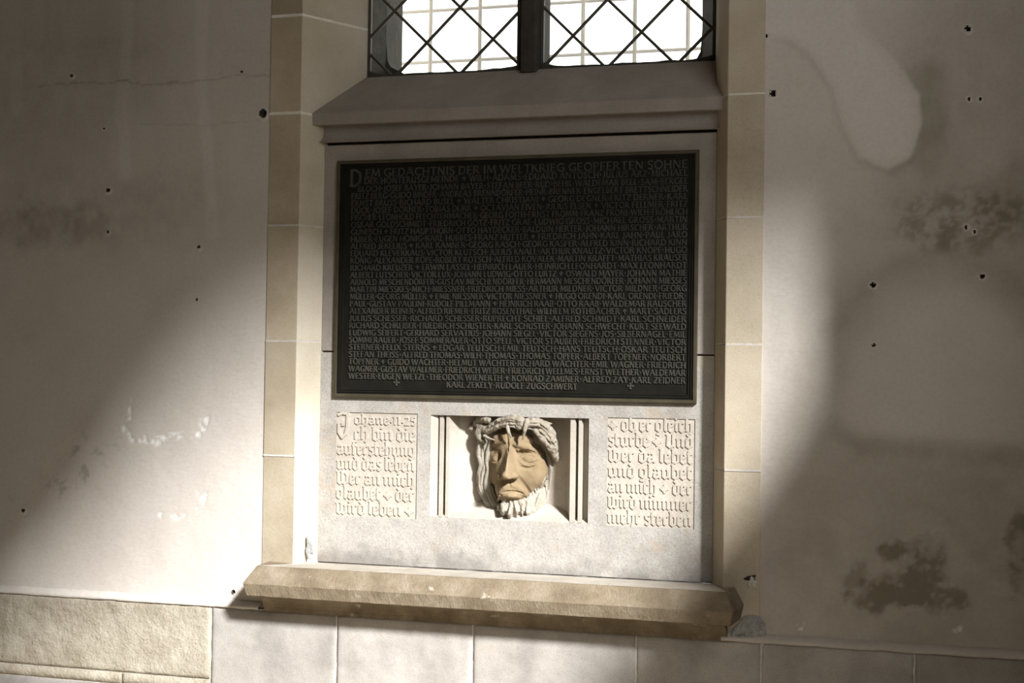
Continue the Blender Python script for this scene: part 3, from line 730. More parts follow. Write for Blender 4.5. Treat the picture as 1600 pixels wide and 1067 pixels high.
LINES = [
 "EM GEDÄCHTNIS DER IM WELTKRIEG GEOPFERTEN SÖHNE",
 "DER HONTERUSGEMEINDE + WILH.ADAMS.EDUARD ANTOSCH.JULIUS ARZ.MICHAEL",
 "BLOCH.JOSEF BAYER.JOHANN BAYER.STEFAN BEER.RUD.BEHR.WALDEMAR BELL.SAM.BERGEL",
 "FRITZ BERG.GUIDO BINDER.ANDREAS BRENNDÖRFER.HEINR.BRENNER.ENGELBERT BRETTSCHNEIDER",
 "ERNST BRUSS.RICHARD BUSEL + WALTER CHRISTIANI + GEORG DEGNER.FRITZ DERNER.KARL",
 "DÜCK.JOSEF DÖRNER.TOBIAS DÜRR + OCTAVIAN EIVEN.JULIUS ELSEN + VICTOR FELLMER.FRITZ",
 "FISCHER.LEONHOLD FLECHTENMACHER.GEORG FOITH.ERNST FROMM.FRANZ FRONI.WILH.FRÖHLICH",
 "OSKAR GOLDSCHMIDT.FRIEDRICH GÖTZ.FRITZ GRAF.LUDWIG GROSS.MICHAEL GROSS.MARTIN",
 "GUNESCH + FRITZ HAUPTHORN.OTTO HAYDECKER.BALDUIN HERTER.JOHANN HIRSCHER.ARTHUR",
 "HUBER.EUGEN HONIG.KARL HUBBES.FRANZ HUTTER + FRIEDRICH JAHN.KARL JAHN.PAUL JARO",
 "ALFRED JEKELIUS + KARL KAMNER.GEORG KASCH.GEORG KASPER.ALFRED KINN.RICHARD KINN",
 "EDUARD KLEVERKAUS.VICTOR KLUTSCH.JULIUS KNALL.ARTHUR KNAUTZ.VICTOR KNOPF.HUGO",
 "KÖNIG.ALEXANDER KÖPE.ROBERT KOTSCH.ALFRED KOVALEK.MARTIN KRAFFT.MATHIAS KRAUSER",
 "RICHARD KREUZER + ERWIN LASSEL.HEINRICH LAUER.HEINRICH LEONHARDT.MAX LEONHARDT",
 "ALBERT LUTSCHER.VICTOR LUX.JOHANN LUDWIG.OTTO LURTZ + OSWALD MAYER.JOHANN MATHIE",
 "ARNOLD MESCHENDÖRFER.GUSTAV MESCHENDÖRFER.HERMANN MESCHENDÖRFER.JOHANN MIESSES",
 "MARTIN MIESSKES.MICH.MIESSNER.FRIEDRICH MIESS.ARTHUR MILDNER.VICTOR MILDNER.GEORG",
 "MÜLLER.GEORG MÜLLER + EMIL NIESSNER.VICTOR NIESSNER + HUGO ORENDI.KARL ORENDI.FRIEDR.",
 "PAUL.GUSTAV PAULINI.RUDOLF PILLMANN + HEINRICH RAAB.OTTO RAAB.WALDEMAR RAUSCHER",
 "ALEXANDER REINER.ALFRED RIEMER.FRITZ ROSENTHAL.WILHELM ROTHBÄCHER + MART.SADLERS",
 "JULIUS SCHESSER.RICHARD SCHESSER.RUPRECHT SCHIEL.ALFRED SCHMIDT.KARL SCHNEIDER",
 "RICHARD SCHREIBER.FRIEDRICH SCHUSTER.KARL SCHUSTER.JOHANN SCHWECHT.KURT SEEWALD",
 "LUDWIG SEIFERT.GERHARD SERVATIUS.JOHANN SIEGEL.VICTOR SIEGENS.JOS.SILBERNAGEL.EMIL",
 "SOMMERAUER.JOSEF SOMMERAUER.OTTO SPELL.VICTOR STAUBER.FRIEDRICH STENNER.VICTOR",
 "STERNER.FELIX STERNS + EDGAR TEUTSCH.EMIL TEUTSCH.HANS TEUTSCH.OSKAR TEUTSCH",
 "STEFAN THEISS.ALFRED THOMAS.WILH.THOMAS.THOMAS TÖPFER.ALBERT TÖPFNER.NORBERT",
 "TÖPFNER + GUIDO WACHTER.HELMUT WÄCHTER.RICHARD WÄCHTER.EMIL WAGNER.FRIEDRICH",
 "WAGNER.GUSTAV WALLMER.FRIEDRICH WEBER.FRIEDRICH WELLMES.ERNST WELTHER.WALDEMAR",
 "WESTER.EUGEN WETZL.THEODOR WIENERTH + KONRAD ZAMINER.ALFRED ZAY.KARL ZEIDNER",
 "KARL ZEKELY.RUDOLF ZUGSCHWERT"]
YT = YP-.0058
tx0, tx1 = P(547.5, 430, YT)[0], P(1073, 430, YT)[0]
zl = [P(810, y, YT)[2] for y in (263.5, 276.5)]
zrest = np.linspace(P(810, 289.0, YT)[2], P(810, 602.6, YT)[2], 28)
zmid = zl+list(zrest); pitch = zrest[0]-zrest[1]
def set_line(i, text, x0, x1, zm, hgt, xs_=None):
    s = hgt; wdt = line_width(text)*s; k = (x1-x0)/wdt
    mb = MB(); x = x0
    for ch in text:
        glyph(mb, ch, x, zm-hgt/2, s, YT, .165, .0055, .0008, k)
        x += (CAPS[ch][0]+LS)*s*k
    return mb
letters_line = thing  # (headline letters are single parts; the close-set rows of names are one part per row)
b = MB(); x = tx0+.062; s = .034; k = (tx1-x)/(line_width(LINES[0])*s)
head = MB(); head.box((tx0+.062, YT-.0004, zmid[0]-.019), (tx1, YT+.001, zmid[0]-.0184)); head_o = head.obj('headline', M_BRONZE, plq)
for ch in LINES[0]:
    if ch != ' ':
        g = MB(); glyph(g, ch, x, zmid[0]-s/2, s, YT, .16, .0055, .0008, k); g.obj('letter', M_LETTER, head_o)
    x += (CAPS[ch][0]+LS)*s*k
g = MB(); zi = (zmid[0]+zmid[1])/2
glyph(g, 'D', tx0-.008, zi-.040, .074, YT, .13, .0065, .001, 1.05); g.obj('initial_letter', M_LETTER, plq)
for i in range(1, 30):
    hgt = pitch*.80
    x0, x1 = tx0, tx1
    if i == 1: x0 = tx0+.058; hgt *= 1.06
    if i == 2: x0 = tx0+.03
    if i == 29: x0, x1 = P(698, 600, YT)[0], P(902, 600, YT)[0]
    mb = set_line(i, LINES[i], x0, x1, zmid[i], hgt)
    mb.obj('text_line', M_LETTER, plq, kind='stuff')
    if i < 29:
        r_ = MB(); r_.box((tx0, YT-.0022, zmid[i]-pitch*.5-.0009), (tx1, YT+.001, zmid[i]-pitch*.5+.0009))
def cross(px, py, s):
    p = P(px, py, YT); g = MB()
    for a in range(4):
        d = [(0, 0), (.28, 0), (.5, 0)]; ca, sa = math.cos(a*math.pi/2), math.sin(a*math.pi/2)
        ribbon(g, [(ca*q, sa*q) for q, _ in d], [s*.16, s*.2, s*.42], p[0], p[2], s, s, YT, .0055, .0008)
    g.obj('cross', M_LETTER, plq)
cross(620, 597.5, .026); cross(985.5, 603, .026)

# ------------------------------------------------------------------ blackletter inscriptions in relief
def mn(x, top=1.0): return [(x-.13,.93),(x,.80),(x,.18),(x+.13,.05)]
BL = {
 'i': (.30, [mn(.1), [(.03,1.30),(.16,1.20)]]),
 'n': (.72, [mn(.1), [(.1,.78),(.36,.97),(.50,.82),(.50,.18),(.63,.05)]]),
 'm': (1.12, [mn(.1), [(.1,.78),(.36,.97),(.50,.82),(.50,.18),(.60,.07)], [(.5,.78),(.76,.97),(.90,.82),(.90,.18),(1.03,.05)]]),
 'u': (.72, [[(-.02,.93),(.1,.80),(.1,.2),(.26,.03),(.5,.2)], mn(.5)]),
 'r': (.50, [mn(.1), [(.1,.78),(.30,.97),(.44,.84)]]),
 'e': (.52, [[(.42,.62),(.42,.80),(.25,.97),(.08,.82),(.08,.18),(.24,.03),(.44,.16)], [(.08,.42),(.42,.62)]]),
 'c': (.50, [[(.42,.82),(.25,.97),(.08,.82),(.08,.18),(.24,.03),(.44,.16)]]),
 'o': (.62, [[(.08,.82),(.08,.18),(.28,.02),(.50,.18),(.50,.82),(.28,.98),(.08,.82)]]),
 'd': (.64, [[(.08,.80),(.08,.18),(.28,.02),(.50,.18),(.50,.86),(.10,1.34)], [(.08,.80),(.34,.96)]]),
 'b': (.62, [[(-.02,1.42),(.1,1.32),(.1,.16),(.28,.02),(.50,.18),(.50,.82),(.30,.97),(.1,.80)]]),
 'h': (.66, [[(-.02,1.42),(.1,1.32),(.1,.05)], [(.1,.78),(.32,.97),(.50,.82),(.50,.12),(.36,-.22)]]),
 'l': (.32, [[(-.02,1.42),(.1,1.32),(.1,.18),(.24,.05)]]),
 't': (.42, [[(.1,1.22),(.1,.18),(.24,.04),(.38,.13)], [(-.04,.93),(.36,.93)]]),
 's': (.50, [[(.44,.86),(.26,.98),(.08,.82),(.12,.60),(.40,.42),(.42,.18),(.24,.02),(.04,.14)]]),
 'f': (.44, [[(.44,1.28),(.28,1.42),(.12,1.26),(.12,-.02)], [(-.04,.93),(.38,.93)]]),
 'g': (.66, [[(.50,.97),(.50,0),(.30,-.30),(.06,-.20)], [(.50,.82),(.28,.97),(.08,.82),(.08,.22),(.28,.06),(.50,.20)]]),
 'w': (1.0, [[(-.02,1.18),(.1,1.05),(.1,.18),(.26,.03),(.46,.2)], [(.34,1.18),(.46,1.05),(.46,.18),(.64,.03),(.84,.2),(.84,.82),(.66,.98),(.5,.86)]]),
 'a': (.66, [[(.08,.80),(.26,.97),(.46,.82),(.46,.18),(.60,.05)], [(.46,.56),(.12,.42),(.08,.2),(.22,.05),(.46,.2)]]),
 'U': (.86, [[(.0,1.34),(.16,1.18),(.12,.22),(.34,.02),(.62,.2)], [(.62,1.30),(.62,.18),(.78,.05)]]),
 'W': (1.1, [[(-.02,1.36),(.12,1.2),(.12,.2),(.3,.03),(.5,.2)], [(.38,1.36),(.5,1.2),(.5,.2),(.7,.03),(.94,.2),(.94,.9),(.72,1.2)]]),
 'J': (.66, [[(.05,1.30),(.40,1.36),(.44,1.2),(.44,.2),(.24,-.1),(.02,.06)]]),
 '1': (.34, [[(.0,1.0),(.14,1.12),(.14,.03)]]),
 '2': (.52, [[(.06,.92),(.22,1.1),(.40,.94),(.36,.66),(.06,.06),(.44,.06)]]),
 '5': (.50, [[(.42,1.08),(.12,1.08),(.10,.66),(.34,.64),(.42,.36),(.28,.04),(.04,.10)]]),
 '.': (.26, [[(.05,.46),(.19,.34)]]),
 'x': (.80, [[(.34,.08),(.34,.92)], [(-.04,.5),(.72,.5)], [(.14,.30),(.54,.70)], [(.14,.70),(.54,.30)]]),
 ' ': (.20, []),
}
def bl_width(t): return sum(BL[c][0]+.06 for c in t)-.06
def inscription(name, fld, rows, label, indent=()):
    x0, x1, z0, z1 = fld
    m_ = MB(); m_.box((x0-.001, YP+fd, z0-.001), (x1+.001, YP+fd+.01, z1+.001)); plate = m_.obj(name, M_CARVE, slab, label=label)
    n = len(rows); pitch = (z1-z0)/n
    for i, t in enumerate(rows):
        a, c = x0+.006, x1-.008
        if i < len(indent) and indent[i]: a += indent[i]
        s = pitch*.66; base = z1-pitch*(i+1)+pitch*.16
        if i == 0 and indent: s = pitch*.50; base = z1-pitch*.78
        k = (c-a)/(bl_width(t)*s); x = a
        for ch in t:
            if ch != ' ':
                g = MB()
                for pts in BL[ch][1]: bars(g, pts, .195*s*(1.1 if ch != 'x' else .9), x, base, s*k, s, YP+fd+.0004, fd+.0003, .0008)
                g.obj('letter' if ch != 'x' else 'small_cross', M_CARVE, plate)
            x += (BL[ch][0]+.06)*s*k
    return plate
ins1 = inscription('left_inscription', f1, ["ohane.11.25", "ch bin die", "auferstehung", "und das leben", "Wer an mich", "glaubet x der", "wird leben x"],
            'seven raised blackletter lines with a large initial in a sunken field', (.078, .078))
g = MB(); s = .078
for pts in ([(.02,1.22),(.30,1.34),(.62,1.30),(.66,1.16)], [(.62,1.30),(.58,.55),(.50,.18),(.30,.0),(.10,.28),(.10,.75),(.30,.95),(.34,.62)]):
    bars(g, pts, .15*s, f1[0]+.004, f1[3]-.108, s, s, YP+fd+.0004, fd+.0022, .001)
g.obj('initial_letter', M_CARVE, ins1)
inscription('right_inscription', f2, ["x ob er gleich", "sturbe x Und", "wer da lebet", "und glaubet", "an mich x der", "wird nimmer", "mehr sterben"],
            'seven raised blackletter lines beginning with a small cross in a sunken field')

# ------------------------------------------------------------------ stone ledge
YL0 = -.200
ztop = P(800, 905.5, -.145)[2]
zf1 = P(760, 934.5, YL0)[2]; zf2 = P(760, 953.5, YL0+.014)[2]; zbt = P(760, 975, YA)[2]
LP = [(YP+.03, ZLT-.004), (YP, ZLT-.002), (-.148, ztop), (-.156, ztop-.003), (YL0+.002, zf1+.003), (YL0, zf1), (YL0+.014, zf2), (YL0+.020, zf2-.004), (YL0+.05, zf2-.004)]
for k in range(1, 9):
    a = k/8*math.pi/2; LP.append((YL0+.05+(YA-.004-YL0-.05)*math.sin(a), zf2-.004-(zf2-.004-zbt)*(1-math.cos(a))))
LP += [(YA-.004, zbt-.006), (YP+.03, zbt-.006)]
xe0, xe1 = P(379.5, 912, YL0)[0], P(1144.5, 956, YL0)[0]
def led_l(y):
    if y <= 0: return xe0-(y-YL0)*.02+max(0, (y+.156))*0
    return max(xe0, rvl(y)-.004)
def led_r(y):
    if y <= 0: return xe1+(y-YL0)*.10
    return min(xe1, rvr(y)+.004)
v = []; f = []; n = len(LP); NS = 90
for i in range(NS+1):
    t = i/NS
    for k, (y, z) in enumerate(LP):
        a, c = led_l(y), led_r(y)
        if k == 2: a += .040; c -= .036
        if k == 3: a += .038; c -= .034
        if k in (6, 7): a += .012; c -= .012
        if k >= 8: a += .014; c -= .060
        if k > n-3: a, c = led_l(0)+.02, led_r(0)-.03
        x = a*(1-t)+c*t
        j = .0022 if 2 <= k <= 7 else .001
        v.append((x, y+j*float(fbm(x*1.0+k, z, .05, 3, 90)), z+j*.7*float(fbm(x, z+k, .04, 3, 91))))
    if i: f += [((i-1)*n+k, i*n+k, i*n+(k+1) % n, (i-1)*n+(k+1) % n) for k in range(n)]
for i, s_ in ((0, -1), (NS, 1)):                          # both ends return square to the wall
    n0 = len(v); src = v[i*n:(i+1)*n]
    v += [(x+s_*(.018 if 2 <= k <= 7 else .0)*(max(0, -y)/.2), max(y, .004), z) for k, (x, y, z) in enumerate(src)]
    f += [(i*n+k, n0+k, n0+(k+1) % n, i*n+(k+1) % n) for k in range(n)]
    f += [tuple(range(n0, n0+n))]
led = link('stone_ledge', v, f, M_LEDGE, None, label='long ochre sandstone ledge with a sloping front edge under the memorial slab', category='ledge')
bm = bmesh.new(); bm.from_mesh(led.data); bmesh.ops.recalc_face_normals(bm, faces=bm.faces); bm.to_mesh(led.data); bm.free()
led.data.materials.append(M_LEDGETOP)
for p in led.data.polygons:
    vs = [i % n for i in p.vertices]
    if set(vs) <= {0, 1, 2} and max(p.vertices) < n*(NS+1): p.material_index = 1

# ------------------------------------------------------------------ carved head (signed-distance sculpting -> surface nets)
S = 1/400.0
class Sculpt:
    def __init__(s, x0, x1, y0, y1, wmin, wmax, vox=1.0):
        pts = [P(x, y, YB-w_*S) for x in (x0, x1) for y in (y0, y1) for w_ in (wmin, wmax)]
        lo = np.min(pts, 0); hi = np.max(pts, 0); s.vx = vox*S; s.lo = lo
        s.n = np.ceil((hi-lo)/s.vx).astype(int)+1
        s.g = np.full(s.n, .05, np.float32)
    def win(s, lo, hi, pad):
        a = np.clip(np.floor((lo-pad-s.lo)/s.vx).astype(int), 0, s.n); b_ = np.clip(np.ceil((hi+pad-s.lo)/s.vx).astype(int)+1, 0, s.n)
        sl_ = tuple(slice(a[k], b_[k]) for k in range(3))
        ax = [s.lo[k]+s.vx*np.arange(a[k], b_[k]) for k in range(3)]
        return sl_, np.meshgrid(*ax, indexing='ij', sparse=True)
    def _put(s, sl_, d, k, op):
        g = s.g[sl_]
        if op == 'add':
            h = np.clip(.5+.5*(g-d)/k, 0, 1); s.g[sl_] = g*(1-h)+d*h-k*h*(1-h)
        else:
            h = np.clip(.5-.5*(g+d)/k, 0, 1); s.g[sl_] = g*(1-h)-d*h+k*h*(1-h)
    def ell(s, px, py, w_, rx, ry, rw, k=3, op='add', tilt=0):
        c = P(px, py, YB-w_*S); r = np.array([rx, rw, ry])*S; k *= S; m_ = max(r)
        sl_, (X, Y, Z) = s.win(c-m_, c+m_, 14*S)
        if X.size == 0: return
        dx, dy, dz = X-c[0], Y-c[1], Z-c[2]
        if tilt: ct, st = math.cos(math.radians(tilt)), math.sin(math.radians(tilt)); dx, dz = ct*dx+st*dz, -st*dx+ct*dz
        q = np.sqrt((dx/r[0])**2+(dy/r[1])**2+(dz/r[2])**2); q2 = np.sqrt((dx/r[0]**2)**2+(dy/r[1]**2)**2+(dz/r[2]**2)**2)
        s._put(sl_, (q*(q-1)/np.maximum(q2, 1e-9)).astype(np.float32), k, op)
    def tube(s, pts, rad, k=2, op='add'):
        p = [P(x, y, YB-w_*S) for x, y, w_ in pts]; k *= S
        if np.ndim(rad) == 0: rad = [rad]*len(p)
        lo = np.min(p, 0); hi = np.max(p, 0); m_ = max(rad)*S
        sl_, (X, Y, Z) = s.win(lo-m_, hi+m_, 10*S)
        best = None
        for a, b_, ra, rb in zip(p[:-1], p[1:], rad[:-1], rad[1:]):
            e = b_-a; t = np.clip(((X-a[0])*e[0]+(Y-a[1])*e[1]+(Z-a[2])*e[2])/max(e@e, 1e-12), 0, 1)
            d = np.sqrt((X-a[0]-t*e[0])**2+(Y-a[1]-t*e[1])**2+(Z-a[2]-t*e[2])**2)-(ra+(rb-ra)*t)*S
            best = d if best is None else np.minimum(best, d)
        s._put(sl_, best.astype(np.float32), k, op)
    def sw(s, px, py):
        """height of the foremost surface along the line of sight through (px, py)"""
        base = 0.0
        for r_ in getattr(s, 'ref', []):
            base = max(base, r_.sw(px, py))
        for w_ in np.arange(95, -12, -.5):
            i = (P(px, py, YB-w_*S)-s.lo)/s.vx
            if (i < 0).any() or (i > s.n-2).any(): continue
            j = np.floor(i).astype(int); f_ = i-j; q = s.g[j[0]:j[0]+2, j[1]:j[1]+2, j[2]:j[2]+2]
            q = q[0]*(1-f_[0])+q[1]*f_[0]; q = q[0]*(1-f_[1])+q[1]*f_[1]; v = q[0]*(1-f_[2])+q[1]*f_[2]
            if v < 0: return max(base, float(w_))
        return base
    def rel(s, kind, px, py, dw, rx, ry, rw, k, op='add', tilt=0):
        s.ell(px, py, s.sw(px, py)+dw, rx, ry, rw, k, op, tilt)
    def relt(s, pts, rad, k=2, op='add'):
        s.tube([(x, y, s.sw(x, y)+dw) for x, y, dw in pts], rad, k, op)
    def hull(s, pts, rnd, k):
        bm = bmesh.new(); p = [P(x, y, YB-w_*S) for x, y, w_ in pts]
        for q in p: bm.verts.new(q)
        bmesh.ops.convex_hull(bm, input=bm.verts); bm.normal_update()
        c = np.mean(p, 0); lo = np.min(p, 0); hi = np.max(p, 0); sl_, (X, Y, Z) = s.win(lo, hi, 10*S); d = None
        for f_ in bm.faces:
            nn = np.array(f_.normal); o_ = np.array(f_.verts[0].co)
            if nn@(c-o_) > 0: nn = -nn
            e = (X-o_[0])*nn[0]+(Y-o_[1])*nn[1]+(Z-o_[2])*nn[2]+rnd*S
            if d is None: d = e
            else: kk = 2.5*S; h = np.clip(.5+.5*(d-e)/kk, 0, 1); d = e*(1-h)+d*h+kk*h*(1-h)
        bm.free(); s._put(sl_, (d-rnd*S).astype(np.float32), k*S, 'add')
    def rough(s, amp, size):
        X, Y, Z = np.meshgrid(*[s.lo[k]+s.vx*np.arange(s.n[k]) for k in range(3)], indexing='ij', sparse=True)
        q = 1/(size*S)
        s.g += (amp*S*(np.sin(X*q+1.3*np.sin(Z*q*.7))*np.sin(Z*q*1.1+1.7*np.sin(X*q*.6))*np.cos(Y*q+np.sin(X*q*.9)))).astype(np.float32)
    def mesh(s):
        g = s.g; inside = g < 0; n = np.array(g.shape)-1
        tot = np.zeros(tuple(n)+(3,), np.float32); cnt = np.zeros(tuple(n), np.float32)
        cor = [(i, j, k) for i in (0, 1) for j in (0, 1) for k in (0, 1)]
        def sub(c): return tuple(slice(c[a], c[a]+n[a]) for a in range(3))
        for c in cor:
            for a in range(3):
                if c[a]: continue
                d = list(c); d[a] = 1; A, B = g[sub(c)], g[sub(d)]
                cr = (A < 0) != (B < 0); t = np.where(cr, A/np.where(cr, A-B, 1), 0)
                for q in range(3): tot[..., q] += cr*(c[q]+(t if q == a else 0))
                cnt += cr
        act = cnt > 0; idx = -np.ones(tuple(n), int); idx[act] = np.arange(act.sum())
        V = (np.argwhere(act)+tot[act]/cnt[act][:, None])*s.vx+s.lo
        F = []
        for a in range(3):
            b_, c_ = (a+1) % 3, (a+2) % 3
            s0 = [slice(None)]*3; s1 = [slice(None)]*3; s0[a] = slice(0, -1); s1[a] = slice(1, None)
            A, B = inside[tuple(s0)], inside[tuple(s1)]; e = np.argwhere(A != B)
            e = e[(e[:, b_] > 0) & (e[:, c_] > 0) & (e[:, b_] < n[b_]) & (e[:, c_] < n[c_])]
            fl = A[tuple(e.T)]
            def cell(db, dc):
                q = e.copy(); q[:, b_] -= db; q[:, c_] -= dc; return idx[tuple(q.T)]
            q = np.stack([cell(1, 1), cell(0, 1), cell(0, 0), cell(1, 0)], 1); q[~fl] = q[~fl][:, ::-1]; F.append(q)
        F = np.concatenate(F); F = F[(F >= 0).all(1)]
        lab = np.arange(len(V))                          # keep the big pieces only, drop crumbs
        for _ in range(400):
            m_ = lab[F].min(1); new = lab.copy(); np.minimum.at(new, F.reshape(-1), np.repeat(m_, 4)); new = new[new]
            if (new == lab).all(): break
            lab = new
        cnt = np.bincount(lab, minlength=len(V)); ok = cnt[lab] > 400; F = F[ok[F].all(1)]
        ren = np.cumsum(ok)-1; return V[ok], ren[F]
#HEAD_BEGIN
head = thing('carved_head', P(805, 812, YB), label='carved stone head of a bearded man with thorn crown in the niche', category='sculpture')
fc = Sculpt(754, 868, 660, 800, -6, 96, .75)
fc.ell(813, 726, 4, 44, 62, 40, 4)
fc.ell(801, 732, 10, 32, 60, 42, 10)
fc.ell(803, 688, 14, 36, 24, 32, 10)                   # forehead
fc.ell(800, 765, 18, 25, 22, 35, 9)                   # muzzle and chin
fc.ell(836, 738, 12, 20, 24, 24, 10); fc.ell(774, 740, 10, 10, 18, 16, 8); fc.ell(775, 716, 8, 11, 34, 22, 8)  # cheekbones
fc.rel('ell', 826, 713, 1.5, 20, 12, 8.5, 4, 'sub', -10); fc.rel('ell', 776, 713, 1.5, 10, 10, 7, 4, 'sub')       # eye sockets
fc.relt([(798,691,-2),(808,693.5,-1.2),(820,697,-1.2),(832,702,-1.2),(843,709,-2)], [5,6.2,6.4,5.6,3.5], 3)              # brows
fc.relt([(785,690,-1),(776,692,.2),(767,696,-1)], [4,4.4,3], 2.2)
fc.rel('ell', 778, 684, -5, 9, 6, 8, 6); fc.rel('ell', 818, 686, -6, 16, 8, 9, 8)                            # frontal bosses
s0 = fc.sw(797, 696)
fc.hull([(796,692,s0+2),(799,692,s0+1),(793,716,71),(787,743,83),(792,745,84),(785,749,77),(795,750,78),(778,748,50),(811,746,50),(807,708,40),(786,706,42),(778,745,20),(812,744,20),(808,700,20),(786,700,20)], 2.2, 4)
fc.ell(789, 743, 77, 5.5, 5.5, 6, 3); fc.ell(805, 743.5, 55, 6, 5.5, 9, 3); fc.ell(781, 745, 54, 3.5, 5, 8, 3)
fc.ell(798, 751.5, 64, 4.5, 2.4, 6, 2, 'sub'); fc.ell(785, 752, 62, 3, 2.2, 6, 2, 'sub')
fc.relt([(792,680,0),(793,690,0),(793.5,700,0),(794,706,-.5)], [1,1.9,1.9,1], 2.5, 'sub')                    # frown line
fc.relt([(801,697,0),(806,704,0),(810,709,0)], [.9,1.5,.9], 2.5, 'sub')
e1, e2 = fc.sw(826, 717), fc.sw(774, 717)
fc.ell(826, 718, e1-5, 15, 10, 11, 2, tilt=-4); fc.ell(775.5, 717.5, e2-5.5, 7.5, 7.5, 8, 2)                # eyeballs under heavy lids
fc.relt([(811,718.5,0),(816,712.5,.3),(825,709.5,.4),(834,712,.3),(841,718.5,-.4)], [1.3,1.9,2.1,1.9,1.3], 1)
fc.relt([(811,720.5,0),(818,726,.3),(826,727.5,.4),(834,726,.3),(841,720.5,-.3)], [1.2,1.9,2.1,1.9,1.2], 1)
fc.relt([(812,720,.2),(819,723,.2),(826,724,.2),(834,722.7,.2),(840,719.5,.2)], [.9,1.5,1.7,1.5,.9], .6, 'sub')
fc.relt([(813,729,.3),(821,732,.4),(830,732,.4),(839,728,.2)], [.8,1.6,1.6,.8], 3, 'sub')
fc.relt([(812,706,.3),(824,703.5,.5),(836,708,.3)], [.8,1.5,.8], 2.5, 'sub')
fc.relt([(767.5,718,-.5),(770.5,712,-.3),(776,710.5,-.3),(782,716,-.5)], [1,1.6,1.6,1], 1.4)
fc.relt([(767.5,719,-.4),(771,724,-.2),(776,724.5,-.2),(781,719,-.4)], [1,1.6,1.6,1], 1.4)
fc.relt([(769,719.5,.3),(774.5,721.5,.4),(781,719.5,.3)], [.6,1,.6], .6, 'sub')
fc.relt([(811,746,.3),(815,753,.6),(821,761,.6),(828,770,.4),(832,779,.2)], [1.2,2.4,2.6,2.2,1.2], 4, 'sub')  # nose-mouth fold
fc.relt([(777,750,.2),(773,760,.4),(772,772,.2)], [1,1.8,1.2], 3, 'sub')
fc.relt([(795,758,-.5),(788,762,-.3),(782,769,-1),(780,774,-2)], [2.5,3.4,3,1.8], 4)                        # moustache
fc.relt([(798,757.5,-.5),(807,760.5,-.2),(816,766,-.4),(822,774,-.8),(824,783,-2)], [2.5,3.6,3.6,3,1.8], 4)
fc.relt([(796,752,.4),(796.5,759,.4)], 1.4, 3, 'sub')
fc.relt([(785,769.5,.1),(791,768.4,.2),(799,768,.2),(808,768.6,.2),(814,770,.2),(818,772.5,.2)], [.9,1.9,2.3,2.2,1.9,1], .6, 'sub')   # mouth
fc.relt([(788,774,-1.4),(795,774,-.8),(804,774.5,-.8),(812,776.5,-1.6)], [2.2,3.8,3.8,2], 2)              # lower lip
fc.relt([(790,780,.4),(800,781,.6),(810,782,.4)], [1.2,2.2,1.2], 4, 'sub')
fc.rough(.35, 5)
V, F = fc.mesh(); link('face', V, F, M_FACE, head, smooth=True, label='smooth ochre-toned face with lowered eyelids')

rs = random.Random(4)
be = Sculpt(764, 876, 728, 824, -10, 86); be.ref = [fc]
be.ell(813, 793, 6, 35, 21, 36, 6); be.ell(838, 780, -3, 17, 27, 22, 8); be.ell(801, 796, 16, 19, 17, 36, 6)
be.rough(.5, 6)
CU = [[(790,779),(785,788),(787,798),(782,808),(786,818)], [(797,782),(800,792),(795,801),(798,811),(794,820)], [(804,782),(803,792),(810,801),(804,811),(807,820)],
      [(812,781),(819,790),(814,800),(819,811),(815,819)], [(819,778),(828,788),(823,799),(828,810),(824,818)], [(781,774),(778,784),(781,794),(778,803)]]
for t in CU: be.relt([(x, y, .2) for x, y in t], [1.6,3.8,4.6,4.4,2.2], 1.8)
for a, c in zip(CU[:-2], CU[1:-1]):
    be.relt([((x0+x1)/2, (y0+y1)/2, .3) for (x0, y0), (x1, y1) in zip(a, c)], [.9,2.8,3.8,4,3], 1.0, 'sub')
rs = random.Random(11)
for k in range(15):                                     # fine wavy locks running down the jaw
    t = k/14; x0, y0 = 822+35*t, 770-30*t+rs.uniform(-4, 4); x1, y1 = 824+30*t, 818-24*t
    pts = [(x0+(x1-x0)*q+2.4*math.sin(q*6.5+k*.8), y0+(y1-y0)*q) for q in (0, .15, .32, .5, .68, .85, 1)]
    be.relt([(x, y, (-3.4, -1.9, -.9, -.2, -.1, -.1, -.1)[i_]) for i_, (x, y) in enumerate(pts)], [1.6,1.8,2.0,2.2,2.2,1.8,.9], 1.4)
    be.relt([(x+1.5, y+1, .4) for x, y in pts[1:]], [.5,.9,1.1,1.1,.9,.5], 1.0, 'sub')
V, F = be.mesh(); link('beard', V, F, M_BEARD, head, smooth=True, label='pale curly beard')

